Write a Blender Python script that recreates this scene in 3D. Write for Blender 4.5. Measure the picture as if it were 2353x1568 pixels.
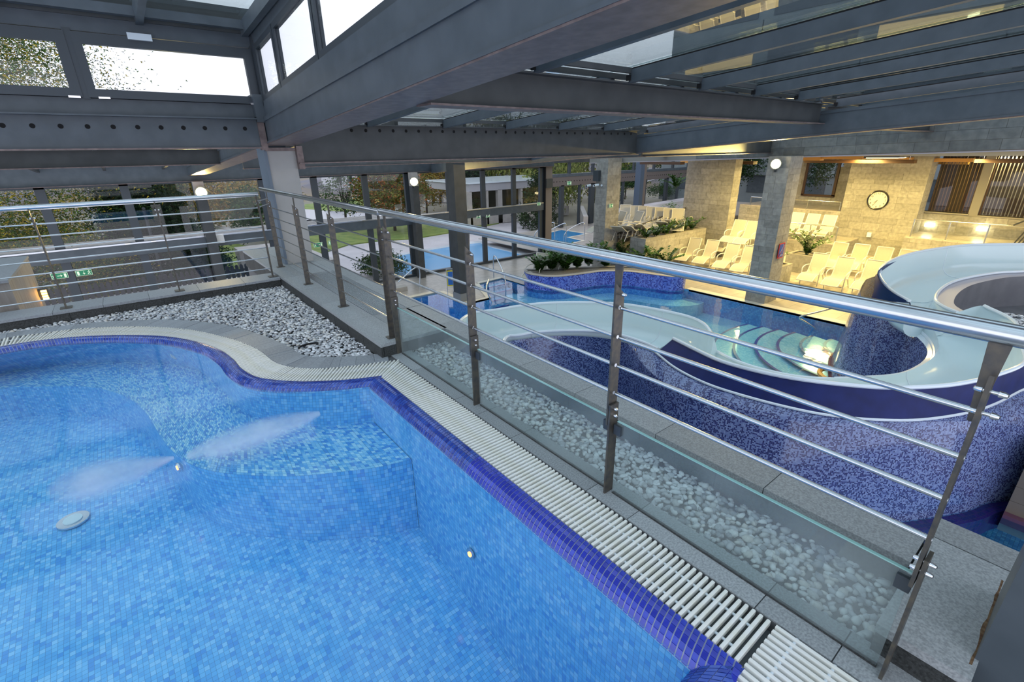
import bpy, bmesh, math, random
from mathutils import Vector, Matrix
R_ = random.Random(7)
PI = math.pi
for o in list(bpy.data.objects): bpy.data.objects.remove(o)
S = bpy.context.scene
COL = S.collection
# ------------------------------------------------------------------ camera
# building axes: X = across towards the warm hall, Y = along the glazed railing, Z up; upper deck at z=0, lower hall at z=-3
FPX, PIT, ROL, HEAD = 1100.0, math.radians(21.57), math.radians(0.953), math.radians(37.92)
EYE = Vector((0, 0, 1.6))
def _axes():
    cp, sp, cr, sr = math.cos(PIT), math.sin(PIT), math.cos(ROL), math.sin(ROL)
    hx, hy = math.sin(HEAD), math.cos(HEAD)
    f = Vector((hx*cp, hy*cp, -sp)); r = Vector((hy, -hx, 0)); d = Vector((-hx*sp, -hy*sp, -cp))
    return cr*r + sr*d, -sr*r + cr*d, f
AR, AD, AF = _axes()
cam = bpy.data.cameras.new('camera'); cam.sensor_width = 36; cam.lens = FPX/2353*36
cam.clip_start = .05; cam.clip_end = 600
co = bpy.data.objects.new('camera', cam); COL.objects.link(co); S.camera = co
m = Matrix((AR, -AD, -AF)).transposed().to_4x4(); m.translation = EYE; co.matrix_world = m
# ------------------------------------------------------------------ world and lights
w = bpy.data.worlds.new('sky'); S.world = w; w.use_nodes = True
nt = w.node_tree; nt.nodes.clear()
out = nt.nodes.new('ShaderNodeOutputWorld'); bg = nt.nodes.new('ShaderNodeBackground')
tc = nt.nodes.new('ShaderNodeTexCoord'); sep = nt.nodes.new('ShaderNodeSeparateXYZ'); mp = nt.nodes.new('ShaderNodeMapRange')
nz = nt.nodes.new('ShaderNodeTexNoise'); nz.inputs['Scale'].default_value = 2.5; nz.inputs['Detail'].default_value = 4
cr = nt.nodes.new('ShaderNodeValToRGB'); cr.color_ramp.elements[0].color = (.86, .86, .96, 1); cr.color_ramp.elements[1].color = (.76, .82, .93, 1)
mx = nt.nodes.new('ShaderNodeMixRGB'); mx.blend_type = 'MULTIPLY'; mx.inputs[0].default_value = .3
nt.links.new(tc.outputs['Generated'], sep.inputs[0]); nt.links.new(sep.outputs['Z'], mp.inputs[0]); nt.links.new(mp.outputs[0], cr.inputs[0])
nt.links.new(tc.outputs['Generated'], nz.inputs['Vector']); nt.links.new(cr.outputs[0], mx.inputs[1]); nt.links.new(nz.outputs[0], mx.inputs[2])
nt.links.new(mx.outputs[0], bg.inputs[0]); nt.links.new(bg.outputs[0], out.inputs[0])
bg.inputs[1].default_value = 1.15
S.view_settings.view_transform = 'Standard'; S.view_settings.look = 'None'
S.view_settings.exposure = 0.9; S.view_settings.gamma = 1; S.view_settings.use_curve_mapping = False
def area(name, loc, sx, sy, power, col, rot=(0, 0, 0)):
    l = bpy.data.lights.new(name, 'AREA'); l.shape = 'RECTANGLE'; l.size = sx; l.size_y = sy; l.energy = power; l.color = col
    o = bpy.data.objects.new(name, l); COL.objects.link(o); o.location = loc; o.rotation_euler = rot; return o
WARM = (1, .72, .22)
# ceiling luminaires of the lounger hall (their fittings are built with the ceiling)
for i, (x, y) in enumerate([(18.6, 5.2), (18.6, 9.2), (23.2, 4.2), (23.2, 7.2), (23.4, 10.6), (27.6, 3.6)]):
    area('hall_light', (x, y, 1.12), .8, .8, 180, WARM)
# ------------------------------------------------------------------ measuring helpers: pixel of the photograph -> point on a real plane
def _ray(px, py): return AR*((px-1176.5)/FPX) + AD*((py-784)/FPX) + AF
def onZ(px, py, z=0.): d = _ray(px, py); return EYE + d*((z-EYE.z)/d.z)
def onX(px, py, x): d = _ray(px, py); return EYE + d*(x/d.x)
def onY(px, py, y): d = _ray(px, py); return EYE + d*(y/d.y)
# ------------------------------------------------------------------ materials
def mat(name, col, rough=.5, metal=0., noise=None, bump=0., col2=None, spec=.5, nscale=8., trans=0., emit=None, coat=0., stretch=None, detail=6):
    m = bpy.data.materials.new(name); m.use_nodes = True; t = m.node_tree; b = t.nodes['Principled BSDF']
    b.inputs['Base Color'].default_value = (*col, 1); b.inputs['Roughness'].default_value = rough; b.inputs['Metallic'].default_value = metal
    b.inputs['Specular IOR Level'].default_value = spec
    if coat: b.inputs['Coat Weight'].default_value = coat; b.inputs['Coat Roughness'].default_value = .08
    if trans: b.inputs['Transmission Weight'].default_value = trans
    if emit: b.inputs['Emission Color'].default_value = (*emit[:3], 1); b.inputs['Emission Strength'].default_value = emit[3]
    if col2 or bump:
        tc = t.nodes.new('ShaderNodeTexCoord'); n = t.nodes.new('ShaderNodeTexNoise'); n.inputs['Scale'].default_value = nscale; n.inputs['Detail'].default_value = detail
        src = tc.outputs['Object']
        if stretch:
            mpp = t.nodes.new('ShaderNodeMapping'); mpp.inputs['Scale'].default_value = stretch; t.links.new(src, mpp.inputs[0]); src = mpp.outputs[0]
        t.links.new(src, n.inputs['Vector'])
        if col2:
            r = t.nodes.new('ShaderNodeValToRGB'); r.color_ramp.elements[0].position = .35; r.color_ramp.elements[1].position = .65
            r.color_ramp.elements[0].color = (*col, 1); r.color_ramp.elements[1].color = (*col2, 1)
            t.links.new(n.outputs[0], r.inputs[0]); t.links.new(r.outputs[0], b.inputs['Base Color'])
        if bump:
            bp = t.nodes.new('ShaderNodeBump'); bp.inputs['Strength'].default_value = bump; bp.inputs['Distance'].default_value = .01
            t.links.new(n.outputs[0], bp.inputs['Height']); t.links.new(bp.outputs[0], b.inputs['Normal'])
    return m
def per_object(m, amt=.25, hue=.0):
    """vary the brightness of each piece (real stones differ)"""
    t = m.node_tree; b = t.nodes['Principled BSDF']; oi = t.nodes.new('ShaderNodeObjectInfo'); hs = t.nodes.new('ShaderNodeHueSaturation')
    mr = t.nodes.new('ShaderNodeMapRange'); mr.inputs['To Min'].default_value = 1-amt; mr.inputs['To Max'].default_value = 1+amt
    t.links.new(oi.outputs['Random'], mr.inputs[0]); t.links.new(mr.outputs[0], hs.inputs['Value'])
    l = b.inputs['Base Color'].links
    if l: t.links.new(l[0].from_socket, hs.inputs['Color'])
    else: hs.inputs['Color'].default_value = b.inputs['Base Color'].default_value
    t.links.new(hs.outputs[0], b.inputs['Base Color']); return m
def per_island(m, amt=.25, cols=None):
    """vary the pieces of one mesh"""
    t = m.node_tree; b = t.nodes['Principled BSDF']; g = t.nodes.new('ShaderNodeNewGeometry'); r = t.nodes.new('ShaderNodeValToRGB')
    r.color_ramp.interpolation = 'CONSTANT'
    while len(r.color_ramp.elements) < len(cols): r.color_ramp.elements.new(.5)
    for i, c in enumerate(cols): r.color_ramp.elements[i].position = i/len(cols); r.color_ramp.elements[i].color = (*c, 1)
    t.links.new(g.outputs['Random Per Island'], r.inputs[0]); t.links.new(r.outputs[0], b.inputs['Base Color']); return m
def mosaic(name, cols, pos, tile, grout, gw=.08, rough=.15, bump=.25, spec=.5):
    """small glass mosaic laid along UVs given in metres"""
    m = bpy.data.materials.new(name); m.use_nodes = True; t = m.node_tree; b = t.nodes['Principled BSDF']; N = t.nodes.new
    uv = N('ShaderNodeUVMap'); sc = N('ShaderNodeVectorMath'); sc.operation = 'SCALE'; sc.inputs['Scale'].default_value = 1/tile
    fl = N('ShaderNodeVectorMath'); fl.operation = 'FLOOR'; fr = N('ShaderNodeVectorMath'); fr.operation = 'FRACTION'
    wn = N('ShaderNodeTexWhiteNoise'); wn.noise_dimensions = '2D'; rp = N('ShaderNodeValToRGB'); rp.color_ramp.interpolation = 'CONSTANT'
    while len(rp.color_ramp.elements) < len(cols): rp.color_ramp.elements.new(.5)
    for i, c in enumerate(cols): rp.color_ramp.elements[i].position = pos[i]; rp.color_ramp.elements[i].color = (*c, 1)
    sx = N('ShaderNodeSeparateXYZ'); t.links.new(uv.outputs[0], sc.inputs[0]); t.links.new(sc.outputs[0], fl.inputs[0]); t.links.new(sc.outputs[0], fr.inputs[0])
    t.links.new(fl.outputs[0], wn.inputs['Vector']); t.links.new(wn.outputs['Value'], rp.inputs[0]); t.links.new(fr.outputs[0], sx.inputs[0])
    a = N('ShaderNodeMath'); a.operation = 'LESS_THAN'; a.inputs[1].default_value = gw; c = N('ShaderNodeMath'); c.operation = 'LESS_THAN'; c.inputs[1].default_value = gw
    t.links.new(sx.outputs['X'], a.inputs[0]); t.links.new(sx.outputs['Y'], c.inputs[0])
    mxx = N('ShaderNodeMath'); mxx.operation = 'MAXIMUM'; t.links.new(a.outputs[0], mxx.inputs[0]); t.links.new(c.outputs[0], mxx.inputs[1])
    mix = N('ShaderNodeMixRGB'); mix.inputs[2].default_value = (*grout, 1); t.links.new(mxx.outputs[0], mix.inputs[0]); t.links.new(rp.outputs[0], mix.inputs[1])
    t.links.new(mix.outputs[0], b.inputs['Base Color']); b.inputs['Roughness'].default_value = rough; b.inputs['Specular IOR Level'].default_value = spec
    return m
def schlick(t, f0, gain=1., normal=None):
    """Fresnel reflectance that is the same from both sides of a pane"""
    N = t.nodes.new; lw = N('ShaderNodeLayerWeight'); lw.inputs[0].default_value = .5; pw = N('ShaderNodeMath'); pw.operation = 'POWER'; pw.inputs[1].default_value = 5
    ma = N('ShaderNodeMath'); ma.operation = 'MULTIPLY_ADD'; ma.inputs[1].default_value = (1-f0)*gain; ma.inputs[2].default_value = f0*gain; ma.use_clamp = True
    t.links.new(lw.outputs['Facing'], pw.inputs[0]); t.links.new(pw.outputs[0], ma.inputs[0])
    if normal: t.links.new(normal, lw.inputs['Normal'])
    return ma.outputs[0]
def glass_mat(name, tint=(.92, .96, .96), refl=.12, rough=.0, haze=None):
    m = bpy.data.materials.new(name); m.use_nodes = True; t = m.node_tree; t.nodes.clear(); N = t.nodes.new
    o = N('ShaderNodeOutputMaterial'); tr = N('ShaderNodeBsdfTransparent'); tr.inputs[0].default_value = (*tint, 1)
    gl = N('ShaderNodeBsdfGlossy'); gl.inputs['Roughness'].default_value = rough
    mx = N('ShaderNodeMixShader'); t.links.new(schlick(t, .035, refl/.12), mx.inputs[0]); t.links.new(gl.outputs[0], mx.inputs[2])
    if haze:
        df = N('ShaderNodeBsdfDiffuse'); df.inputs[0].default_value = (*haze[:3], 1); m2 = N('ShaderNodeMixShader')
        nz = N('ShaderNodeTexNoise'); nz.inputs['Scale'].default_value = 2.2; nz.inputs['Detail'].default_value = 4; tcc = N('ShaderNodeTexCoord'); t.links.new(tcc.outputs['Object'], nz.inputs['Vector'])
        mr = N('ShaderNodeMapRange'); mr.inputs['From Min'].default_value = .35; mr.inputs['From Max'].default_value = .7; mr.inputs['To Min'].default_value = haze[3]*.5; mr.inputs['To Max'].default_value = haze[3]*1.5
        t.links.new(nz.outputs[0], mr.inputs[0]); t.links.new(mr.outputs[0], m2.inputs[0]); t.links.new(tr.outputs[0], m2.inputs[1]); t.links.new(df.outputs[0], m2.inputs[2]); t.links.new(m2.outputs[0], mx.inputs[1])
    else: t.links.new(tr.outputs[0], mx.inputs[1])
    t.links.new(mx.outputs[0], o.inputs[0]); return m
def water_mat(name, tint, bump=.06, scale=3., rough=.02, body=None):
    m = bpy.data.materials.new(name); m.use_nodes = True; t = m.node_tree; t.nodes.clear(); N = t.nodes.new
    o = N('ShaderNodeOutputMaterial'); tr = N('ShaderNodeBsdfTransparent'); tr.inputs[0].default_value = (*tint, 1)
    gl = N('ShaderNodeBsdfGlossy'); gl.inputs['Roughness'].default_value = rough
    tcc = N('ShaderNodeTexCoord'); nz = N('ShaderNodeTexNoise'); nz.inputs['Scale'].default_value = scale; nz.inputs['Detail'].default_value = 3
    bp = N('ShaderNodeBump'); bp.inputs['Strength'].default_value = bump; bp.inputs['Distance'].default_value = .1
    t.links.new(tcc.outputs['Object'], nz.inputs['Vector']); t.links.new(nz.outputs[0], bp.inputs['Height']); t.links.new(bp.outputs[0], gl.inputs['Normal'])
    mx = N('ShaderNodeMixShader'); t.links.new(schlick(t, .022, 1., bp.outputs[0]), mx.inputs[0]); t.links.new(gl.outputs[0], mx.inputs[2]); src = tr.outputs[0]
    if body:
        df = N('ShaderNodeBsdfDiffuse'); df.inputs[0].default_value = (*body[:3], 1); m2 = N('ShaderNodeMixShader'); m2.inputs[0].default_value = body[3]
        t.links.new(src, m2.inputs[1]); t.links.new(df.outputs[0], m2.inputs[2]); src = m2.outputs[0]
    t.links.new(src, mx.inputs[1]); t.links.new(mx.outputs[0], o.inputs[0]); return m
M = {}
M['steel'] = mat('grey_painted_steel', (.060, .078, .095), .42, 0, col2=(.078, .098, .118), nscale=5, bump=.04)
M['steel_dark'] = mat('dark_painted_steel', (.036, .042, .046), .45, 0, col2=(.052, .058, .062), nscale=4)
M['alu'] = mat('grey_window_frame', (.050, .062, .075), .4, .2)
M['soffit'] = mat('brown_steel_soffit', (.125, .095, .095), .38, .25, col2=(.20, .155, .15), nscale=14, bump=.05)  # beam undersides and end plates, browner and paler than the other steel
M['inox'] = mat('brushed_stainless', (.62, .66, .70), .22, 1., spec=.6)
M['inox_dk'] = mat('stained_stainless_plate', (.085, .085, .085), .42, .55, col2=(.14, .125, .10), nscale=30, bump=.05)
M['chrome'] = mat('polished_bolt', (.75, .76, .78), .15, 1.)
M['hole'] = mat('dark_opening', (.004, .004, .005), .9)
M['glass'] = glass_mat('window_glass', (.93, .95, .96), .10)
M['glass_roof'] = glass_mat('roof_glass', (.80, .87, .88), .16)
M['glass_rail'] = glass_mat('railing_glass', (.86, .93, .93), .10, haze=(.45, .52, .54, .18))
M['glass_edge'] = mat('glass_edge', (.30, .55, .52), .1, spec=.8)
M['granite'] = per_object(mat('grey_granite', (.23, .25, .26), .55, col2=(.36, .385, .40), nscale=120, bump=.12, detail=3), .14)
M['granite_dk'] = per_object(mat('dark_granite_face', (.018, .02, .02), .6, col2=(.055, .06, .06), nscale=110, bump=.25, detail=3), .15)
M['granite_tile'] = per_object(mat('smooth_grey_stone_tile', (.23, .25, .275), .5, col2=(.31, .335, .36), nscale=60, bump=.05), .12)
M['grout'] = mat('joint_mortar', (.10, .105, .11), .9)
M['concrete'] = mat('pale_concrete', (.42, .40, .38), .8, col2=(.36, .345, .33), nscale=3, bump=.1)
M['pebble'] = per_island(mat('white_river_pebbles', (.6, .6, .6), .6), cols=[(.62, .64, .66), (.42, .45, .48), (.74, .76, .76), (.54, .56, .60), (.28, .30, .33), (.68, .66, .62), (.80, .82, .83), (.50, .51, .51)])
M['pebble1'] = per_object(mat('white_river_pebble', (.66, .68, .70), .55, col2=(.54, .56, .59), nscale=6), .35)
M['slat'] = mat('white_plastic_slat', (.88, .89, .88), .35, col2=(.82, .82, .74), nscale=4)
M['cob'] = mat('cobalt_coping_tile', (.03, .045, .42), .12, col2=(.045, .075, .56), nscale=20, spec=.7)
M['tile_grout'] = mat('pale_tile_grout', (.42, .47, .58), .7)
M['pool'] = mosaic('blue_pool_mosaic', [(.10, .42, .80), (.16, .53, .88), (.12, .47, .84), (.24, .60, .90), (.07, .34, .76)], [0, .25, .5, .76, .90], .025, (.06, .20, .42), .06)
M['bench'] = mosaic('top_lit_bench_mosaic', [(.10, .42, .80), (.28, .64, .88), (.16, .50, .84), (.40, .74, .90), (.06, .30, .72)], [0, .25, .5, .72, .9], .025, (.04, .12, .25), .08)  # same tile as the walls; light from above put into paler colours
M['violet'] = mosaic('violet_wall_mosaic', [(.16, .215, .40), (.02, .022, .10), (.22, .285, .48), (.13, .17, .36), (.032, .038, .15)], [0, .32, .56, .72, .82], .019, (.17, .21, .38), .11, rough=.12)
M['cobmos'] = mosaic('dark_cobalt_mosaic', [(.03, .02, .12), (.06, .02, .14)], [0, .5], .06, (.12, .05, .08), .06)
M['flume'] = mat('pale_blue_glass_fibre', (.62, .75, .78), .18, coat=.5)
M['flume_rim'] = mat('white_flume_rim', (.70, .78, .84), .2, coat=.4)
M['vinyl'] = mat('navy_vinyl_cover', (.005, .012, .085), .5, spec=.25, col2=(.008, .018, .12), nscale=5, bump=.15)
M['pitgrey'] = mat('grey_pit_lining', (.10, .105, .12), .5, col2=(.13, .135, .15), nscale=3)
M['water1'] = water_mat('upper_pool_water', (.92, .98, 1.), .03, 1.6, .06, body=(.40, .68, .92, .04))
M['water2'] = water_mat('hall_pool_water', (.62, .86, .97), .04, 2.2, .03)
M['plant'] = mat('glossy_dark_leaf', (.02, .07, .012), .35, col2=(.06, .15, .02), nscale=9)
M['soil'] = mat('planter_gravel', (.10, .09, .08), .9, col2=(.30, .28, .25), nscale=60, bump=.4)
# ------------------------------------------------------------------ mesh helpers
class MB:
    def __init__(s): s.v = []; s.f = []; s.uv = []; s.mi = []; s.useuv = False
    def face(s, pts, uv=None, mi=0):
        n = len(s.v); s.v.extend([tuple(p) for p in pts]); s.f.append(tuple(range(n, n+len(pts)))); s.uv.append(uv); s.mi.append(mi)
        if uv: s.useuv = True
        return s
    def mesh(s, vs, fs, mi=0):
        n = len(s.v); s.v.extend([tuple(p) for p in vs])
        for f in fs: s.f.append(tuple(i+n for i in f)); s.uv.append(None); s.mi.append(mi)
        return s
    def box(s, x0, x1, y0, y1, z0, z1, mi=0):
        return s.mesh([(x0,y0,z0),(x1,y0,z0),(x1,y1,z0),(x0,y1,z0),(x0,y0,z1),(x1,y0,z1),(x1,y1,z1),(x0,y1,z1)],
            [(3,2,1,0),(4,5,6,7),(0,1,5,4),(1,2,6,5),(2,3,7,6),(3,0,4,7)], mi)
    def hexa(s, a, b, mi=0):
        """a: 4 points (bottom loop), b: 4 points (top loop)"""
        return s.mesh(list(a)+list(b), [(3,2,1,0),(4,5,6,7),(0,1,5,4),(1,2,6,5),(2,3,7,6),(3,0,4,7)], mi)
    def beam(s, p, q, w, h, mi=0, up=(0, 0, 1)):
        """bar from p to q, w across, h deep, its axis through the centre"""
        p = Vector(p); q = Vector(q); d = (q-p).normalized(); u = Vector(up); sd = d.cross(u)
        if sd.length < 1e-4: sd = d.cross(Vector((1, 0, 0)))
        sd.normalize(); u = sd.cross(d)
        c = [(-w/2, -h/2), (w/2, -h/2), (w/2, h/2), (-w/2, h/2)]
        return s.hexa([p+sd*a+u*b for a, b in c], [q+sd*a+u*b for a, b in c], mi)
    def prism(s, poly, z0, z1, mi=0, caps=True):
        n = len(poly); b = [(p[0], p[1], z0) for p in poly]; t = [(p[0], p[1], z1) for p in poly]
        fs = [(i, (i+1) % n, n+(i+1) % n, n+i) for i in range(n)]
        if caps: fs += [tuple(range(n-1, -1, -1)), tuple(range(n, 2*n))]
        return s.mesh(b+t, fs, mi)
    def tube(s, pts, r, n=8, mi=0, caps=True, closed=False):
        pts = [Vector(p) for p in pts]; rings = []; k = len(pts)
        rr = r if isinstance(r, (list, tuple)) else [r]*k
        prev = None; vs = []
        for i, p in enumerate(pts):
            a = pts[i-1] if (i > 0 or closed) else p; b = pts[(i+1) % k] if (i < k-1 or closed) else p
            d = (b-a).normalized()
            if prev is None:
                u = Vector((0, 0, 1)) if abs(d.z) < .9 else Vector((1, 0, 0)); u = (u - d*u.dot(d)).normalized()
            else: u = (prev - d*prev.dot(d)).normalized()
            prev = u; v = d.cross(u)
            for j in range(n): an = 2*PI*j/n; vs.append(p + u*math.cos(an)*rr[i] + v*math.sin(an)*rr[i])
        fs = []
        for i in range(k if closed else k-1):
            for j in range(n): a = i*n+j; b = i*n+(j+1) % n; c = ((i+1) % k)*n+(j+1) % n; d = ((i+1) % k)*n+j; fs.append((a, b, c, d))
        if caps and not closed: fs += [tuple(range(n-1, -1, -1)), tuple(range((k-1)*n, k*n))]
        return s.mesh(vs, fs, mi)
    def disc(s, c, r, ax, t, n=14, mi=0):
        c = Vector(c); a = Vector(ax).normalized(); return s.tube([c, c+a*t], r, n, mi)
    def strip(s, A, B, uvlen=None, v0=0., v1=None, mi=0, flip=False):
        """ribbon between two polylines of equal length, UV in metres"""
        u = 0.
        for i in range(len(A)-1):
            du = ((Vector(A[i+1])-Vector(A[i])).length + (Vector(B[i+1])-Vector(B[i])).length)/2
            h = (Vector(B[i])-Vector(A[i])).length if v1 is None else v1; h2 = (Vector(B[i+1])-Vector(A[i+1])).length if v1 is None else v1
            q = [A[i], A[i+1], B[i+1], B[i]]; uv = [(u, v0), (u+du, v0), (u+du, v0+h2), (u, v0+h)]
            if flip: q = q[::-1]; uv = uv[::-1]
            s.face(q, uv, mi); u += du
        return s
    def build(s, name, material, parent=None, smooth=False, label=None, cat=None, group=None, kind=None, weld=False, bevel=0):
        me = bpy.data.meshes.new(name); off = Vector((0, 0, 0))
        if parent is not None: off = world_off(parent)
        me.from_pydata([(v[0]-off.x, v[1]-off.y, v[2]-off.z) for v in s.v], [], s.f)
        if s.useuv:
            ul = me.uv_layers.new(name='UVMap'); k = 0; flat = []
            for f, uv in zip(s.f, s.uv): flat.extend([c for q in (uv if uv else [(0, 0)]*len(f)) for c in q])
            ul.data.foreach_set('uv', flat)
        mats = material if isinstance(material, (list, tuple)) else [material]
        for mm in mats: me.materials.append(M[mm] if isinstance(mm, str) else mm)
        if len(mats) > 1: me.polygons.foreach_set('material_index', s.mi)
        if weld or smooth:
            bm = bmesh.new(); bm.from_mesh(me)
            if weld: bmesh.ops.remove_doubles(bm, verts=bm.verts, dist=1e-4)
            bm.to_mesh(me); bm.free()
        if smooth:
            me.polygons.foreach_set('use_smooth', [True]*len(me.polygons))
            if smooth != 'round': me.set_sharp_from_angle(angle=math.radians(40))
        me.update()
        o = bpy.data.objects.new(name, me); COL.objects.link(o)
        if parent is not None: o.parent = parent
        return tag(o, label, cat, group, kind)
def world_off(o):
    v = Vector(o.location)
    while o.parent: o = o.parent; v += Vector(o.location)
    return v
def tag(o, label=None, cat=None, group=None, kind=None):
    if label: o['label'] = label
    if cat: o['category'] = cat
    if group: o['group'] = group
    if kind: o['kind'] = kind
    return o
def thing(name, label, cat, loc=(0, 0, 0), group=None, kind=None):
    o = bpy.data.objects.new(name, None); o.empty_display_size = .1; COL.objects.link(o); o.location = loc
    return tag(o, label, cat, group, kind)
def copy_tree(o, parent=None, loc=None, rz=None, label=None, group=None):
    c = o.copy(); COL.objects.link(c)
    if parent is not None: c.parent = parent
    if loc is not None: c.location = loc
    if rz is not None: c.rotation_euler = (0, 0, rz)
    if label: c['label'] = label
    if group: c['group'] = group
    for ch in KIDS.get(o.name, []): copy_tree(ch, c)
    return c
KIDS = {}
def index_kids():
    KIDS.clear()
    for o in bpy.data.objects:
        if o.parent: KIDS.setdefault(o.parent.name, []).append(o)
def smooth_line(P, n=8, closed=False):
    """Catmull-Rom through 2D or 3D points"""
    P = [Vector(p) for p in P]; k = len(P); out = []
    for i in range(k-1 if not closed else k):
        p1, p2 = P[i], P[(i+1) % k]
        p0 = P[i-1] if (i > 0 or closed) else p1*2-p2; p3 = P[(i+2) % k] if (i+2 < k or closed) else p2*2-p1
        for j in range(n):
            t = j/n; out.append(.5*((2*p1) + (p2-p0)*t + (2*p0-5*p1+4*p2-p3)*t*t + (3*p1-p0-3*p2+p3)*t**3))
    if not closed: out.append(P[-1])
    return out
def resample(P, step=None, n=None):
    P = [Vector(p) for p in P]; L = [0.]
    for a, b in zip(P, P[1:]): L.append(L[-1]+(b-a).length)
    tot = L[-1]
    if n is None: n = max(2, int(round(tot/step))+1)
    out = []; k = 0
    for i in range(n):
        d = tot*i/(n-1)
        while k < len(L)-2 and L[k+1] < d: k += 1
        f = (d-L[k])/max(1e-9, L[k+1]-L[k]); out.append(P[k].lerp(P[k+1], min(1, max(0, f))))
    return out
def at_len(P, L, d):
    k = 0
    while k < len(L)-2 and L[k+1] < d: k += 1
    return P[k].lerp(P[k+1], min(1, max(0, (d-L[k])/max(1e-9, L[k+1]-L[k]))))
def lens(P):
    L = [0.]
    for a, b in zip(P, P[1:]): L.append(L[-1]+(b-a).length)
    return L
def offs(P, d):
    """offset an open plan polyline to its left by d"""
    out = []
    for i, p in enumerate(P):
        a = P[max(0, i-1)]; b = P[min(len(P)-1, i+1)]; t = Vector((b[0]-a[0], b[1]-a[1])).normalized()
        out.append(Vector((p[0]-t.y*d, p[1]+t.x*d)))
    return out
def z3(P, z): return [Vector((p[0], p[1], z)) for p in P]
def stone_wall(root, o, u, wdt, z0, z1, course, lmin, lmax, n, mt, seed, th=.03, gap=.006, name='stone_block', holes=()):
    """rows of separate facing blocks on the face through o running along u, facing n"""
    rr = random.Random(seed); u = Vector(u); n = Vector(n); o = Vector(o)+Vector(n)*th*.45; th *= .5; gap *= .6; z = z0; k = 0
    while z < z1-1e-3:
        h = course*rr.choice((.75, 1., 1., 1.3)); zt = min(z1, z+h)
        if z1-zt < course*.4: zt = z1
        x = 0.
        while x < wdt-1e-3:
            l = rr.uniform(lmin, lmax); xe = min(wdt, x+l)
            if wdt-xe < lmin*.45: xe = wdt
            if not any(hx0 < (x+xe)/2 < hx1 and hz0 < (z+zt)/2 < hz1 for hx0, hx1, hz0, hz1 in holes):
                t = th*rr.uniform(.7, 1.15); a = o+u*(x+gap/2); b = o+u*(xe-gap/2); zz0 = z+gap/2; zz1 = zt-gap/2
                q = [Vector((p.x, p.y, zz)) for p, zz in ((a, zz0), (b, zz0), (b, zz1), (a, zz1))]
                mb = MB(); mb.hexa(q, [v+n*t for v in q]); mb.build(name, mt, root)
            x = xe; k += 1
        z = zt
    return k
# ================================================================== UPPER DECK AND ITS POOL
def V2(L): return [Vector(p) for p in L]
P_OUT = V2([(-3.3,3.2),(-3.1,4.5),(-2.6,5.4),(-1.9,6.0),(-1.25,6.15),(-.83,6.10),(-.43,5.88),(-.03,5.52),(.22,5.13),(.37,4.72),(.425,4.40),(.44,4.15),(.493,3.91),(.586,3.754),(.733,3.591),(.946,3.431),(1.118,3.336),(1.27,3.27)])
P_IN = V2([(-3.15,3.2),(-2.95,4.5),(-2.5,5.3),(-1.85,5.92),(-1.2,6.02),(-.83,5.98),(-.46,5.76),(-.106,5.43),(.082,5.15),(.244,4.78),(.315,4.42),(.335,4.10),(.40,3.83),(.54,3.62),(.74,3.44),(.955,3.30),(1.06,3.25),(1.145,3.205)])
P_GR = V2([(-3.55,3.2),(-3.35,4.6),(-2.8,5.6),(-2.0,6.3),(-1.24,6.44),(-.95,6.40),(-.653,6.32),(-.341,6.13),(-.03,5.86),(.265,5.478),(.518,4.934),(.619,4.613),(.660,4.39),(.686,4.121),(.758,3.923),(.915,3.746),(1.151,3.613),(1.347,3.538),(1.505,3.475)])
P_GN = V2([(-3.75,3.2),(-3.5,4.7),(-2.95,5.75),(-2.1,6.48),(-1.254,6.64),(-.763,6.559),(-.393,6.402),(-.012,6.157),(.304,5.827),(.588,5.344),(.776,4.823),(.877,4.373),(.912,4.127),(1.048,3.938),(1.344,3.74),(1.44,3.70),(1.50,3.68)])
sO, sI, sG, sN = [resample(smooth_line(p, 10), n=1200) for p in (P_OUT, P_IN, P_GR, P_GN)]
X_OUT, X_IN, X_GR, Y_END = 1.25, 1.13, 1.49, .40
# --- pool basin
pool = thing('swimming_pool', 'kidney shaped upper pool lined in light blue glass mosaic with cobalt coping', 'swimming pool', (-1, 3, -1.2))
def floor_z(y): 
    K = [(-1, -1.45), (.4, -1.35), (1.44, -1.16), (2.6, -.92), (3.3, -.82), (4.6, -.67), (7, -.62)]
    for (a, za), (b, zb) in zip(K, K[1:]):
        if y <= b: return za+(zb-za)*(y-a)/(b-a)
    return K[-1][1]
BN = V2([(-3.0,3.3),(-2.4,4.8),(-1.9,5.7),(-1.27,5.92),(-1.02,5.80),(-.64,5.474),(-.453,5.185),(-.334,4.891),(-.252,4.55),(-.212,4.24),(-.176,3.969),(-.121,3.697),(-.042,3.463),(.085,3.261),(.257,3.078),(.479,2.89),(.717,2.752),(.917,2.649),(1.13,2.585)])
sB = smooth_line(BN, 10)
n = 160
I_ = resample(sI, n=n); B_ = resample(sB, n=n)
JN = V2([(-3.15,3.3),(-2.9,4.6),(-2.45,5.5),(-1.85,6.1),(-1.3,6.45),(-1.08,6.40),(-.731,6.25),(-.371,6.0),(-.02,5.66),(.17,5.33),(.262,4.95),(.322,4.5),(.345,4.241),(.386,4.018),(.519,3.732),(.713,3.488),(.927,3.327),(1.13,3.218)])
J_ = resample(smooth_line(JN, 10), n=n)
mb = MB(); mb.strip(z3(J_, -.37), z3(I_, -.03), v0=0, v1=.34)
mb.strip([Vector((X_IN+.003, Y_END, -1.6)), Vector((X_IN+.003, 3.21, -1.6))], [Vector((X_IN+.003, Y_END, -.03)), Vector((X_IN+.003, 3.21, -.03))], v0=0, v1=1.57)
mb.strip([Vector((X_IN, Y_END, -1.6)), Vector((-3.4, Y_END, -1.6))], [Vector((X_IN, Y_END, -.03)), Vector((-3.4, Y_END, -.03))], v0=0, v1=1.57)
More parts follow.
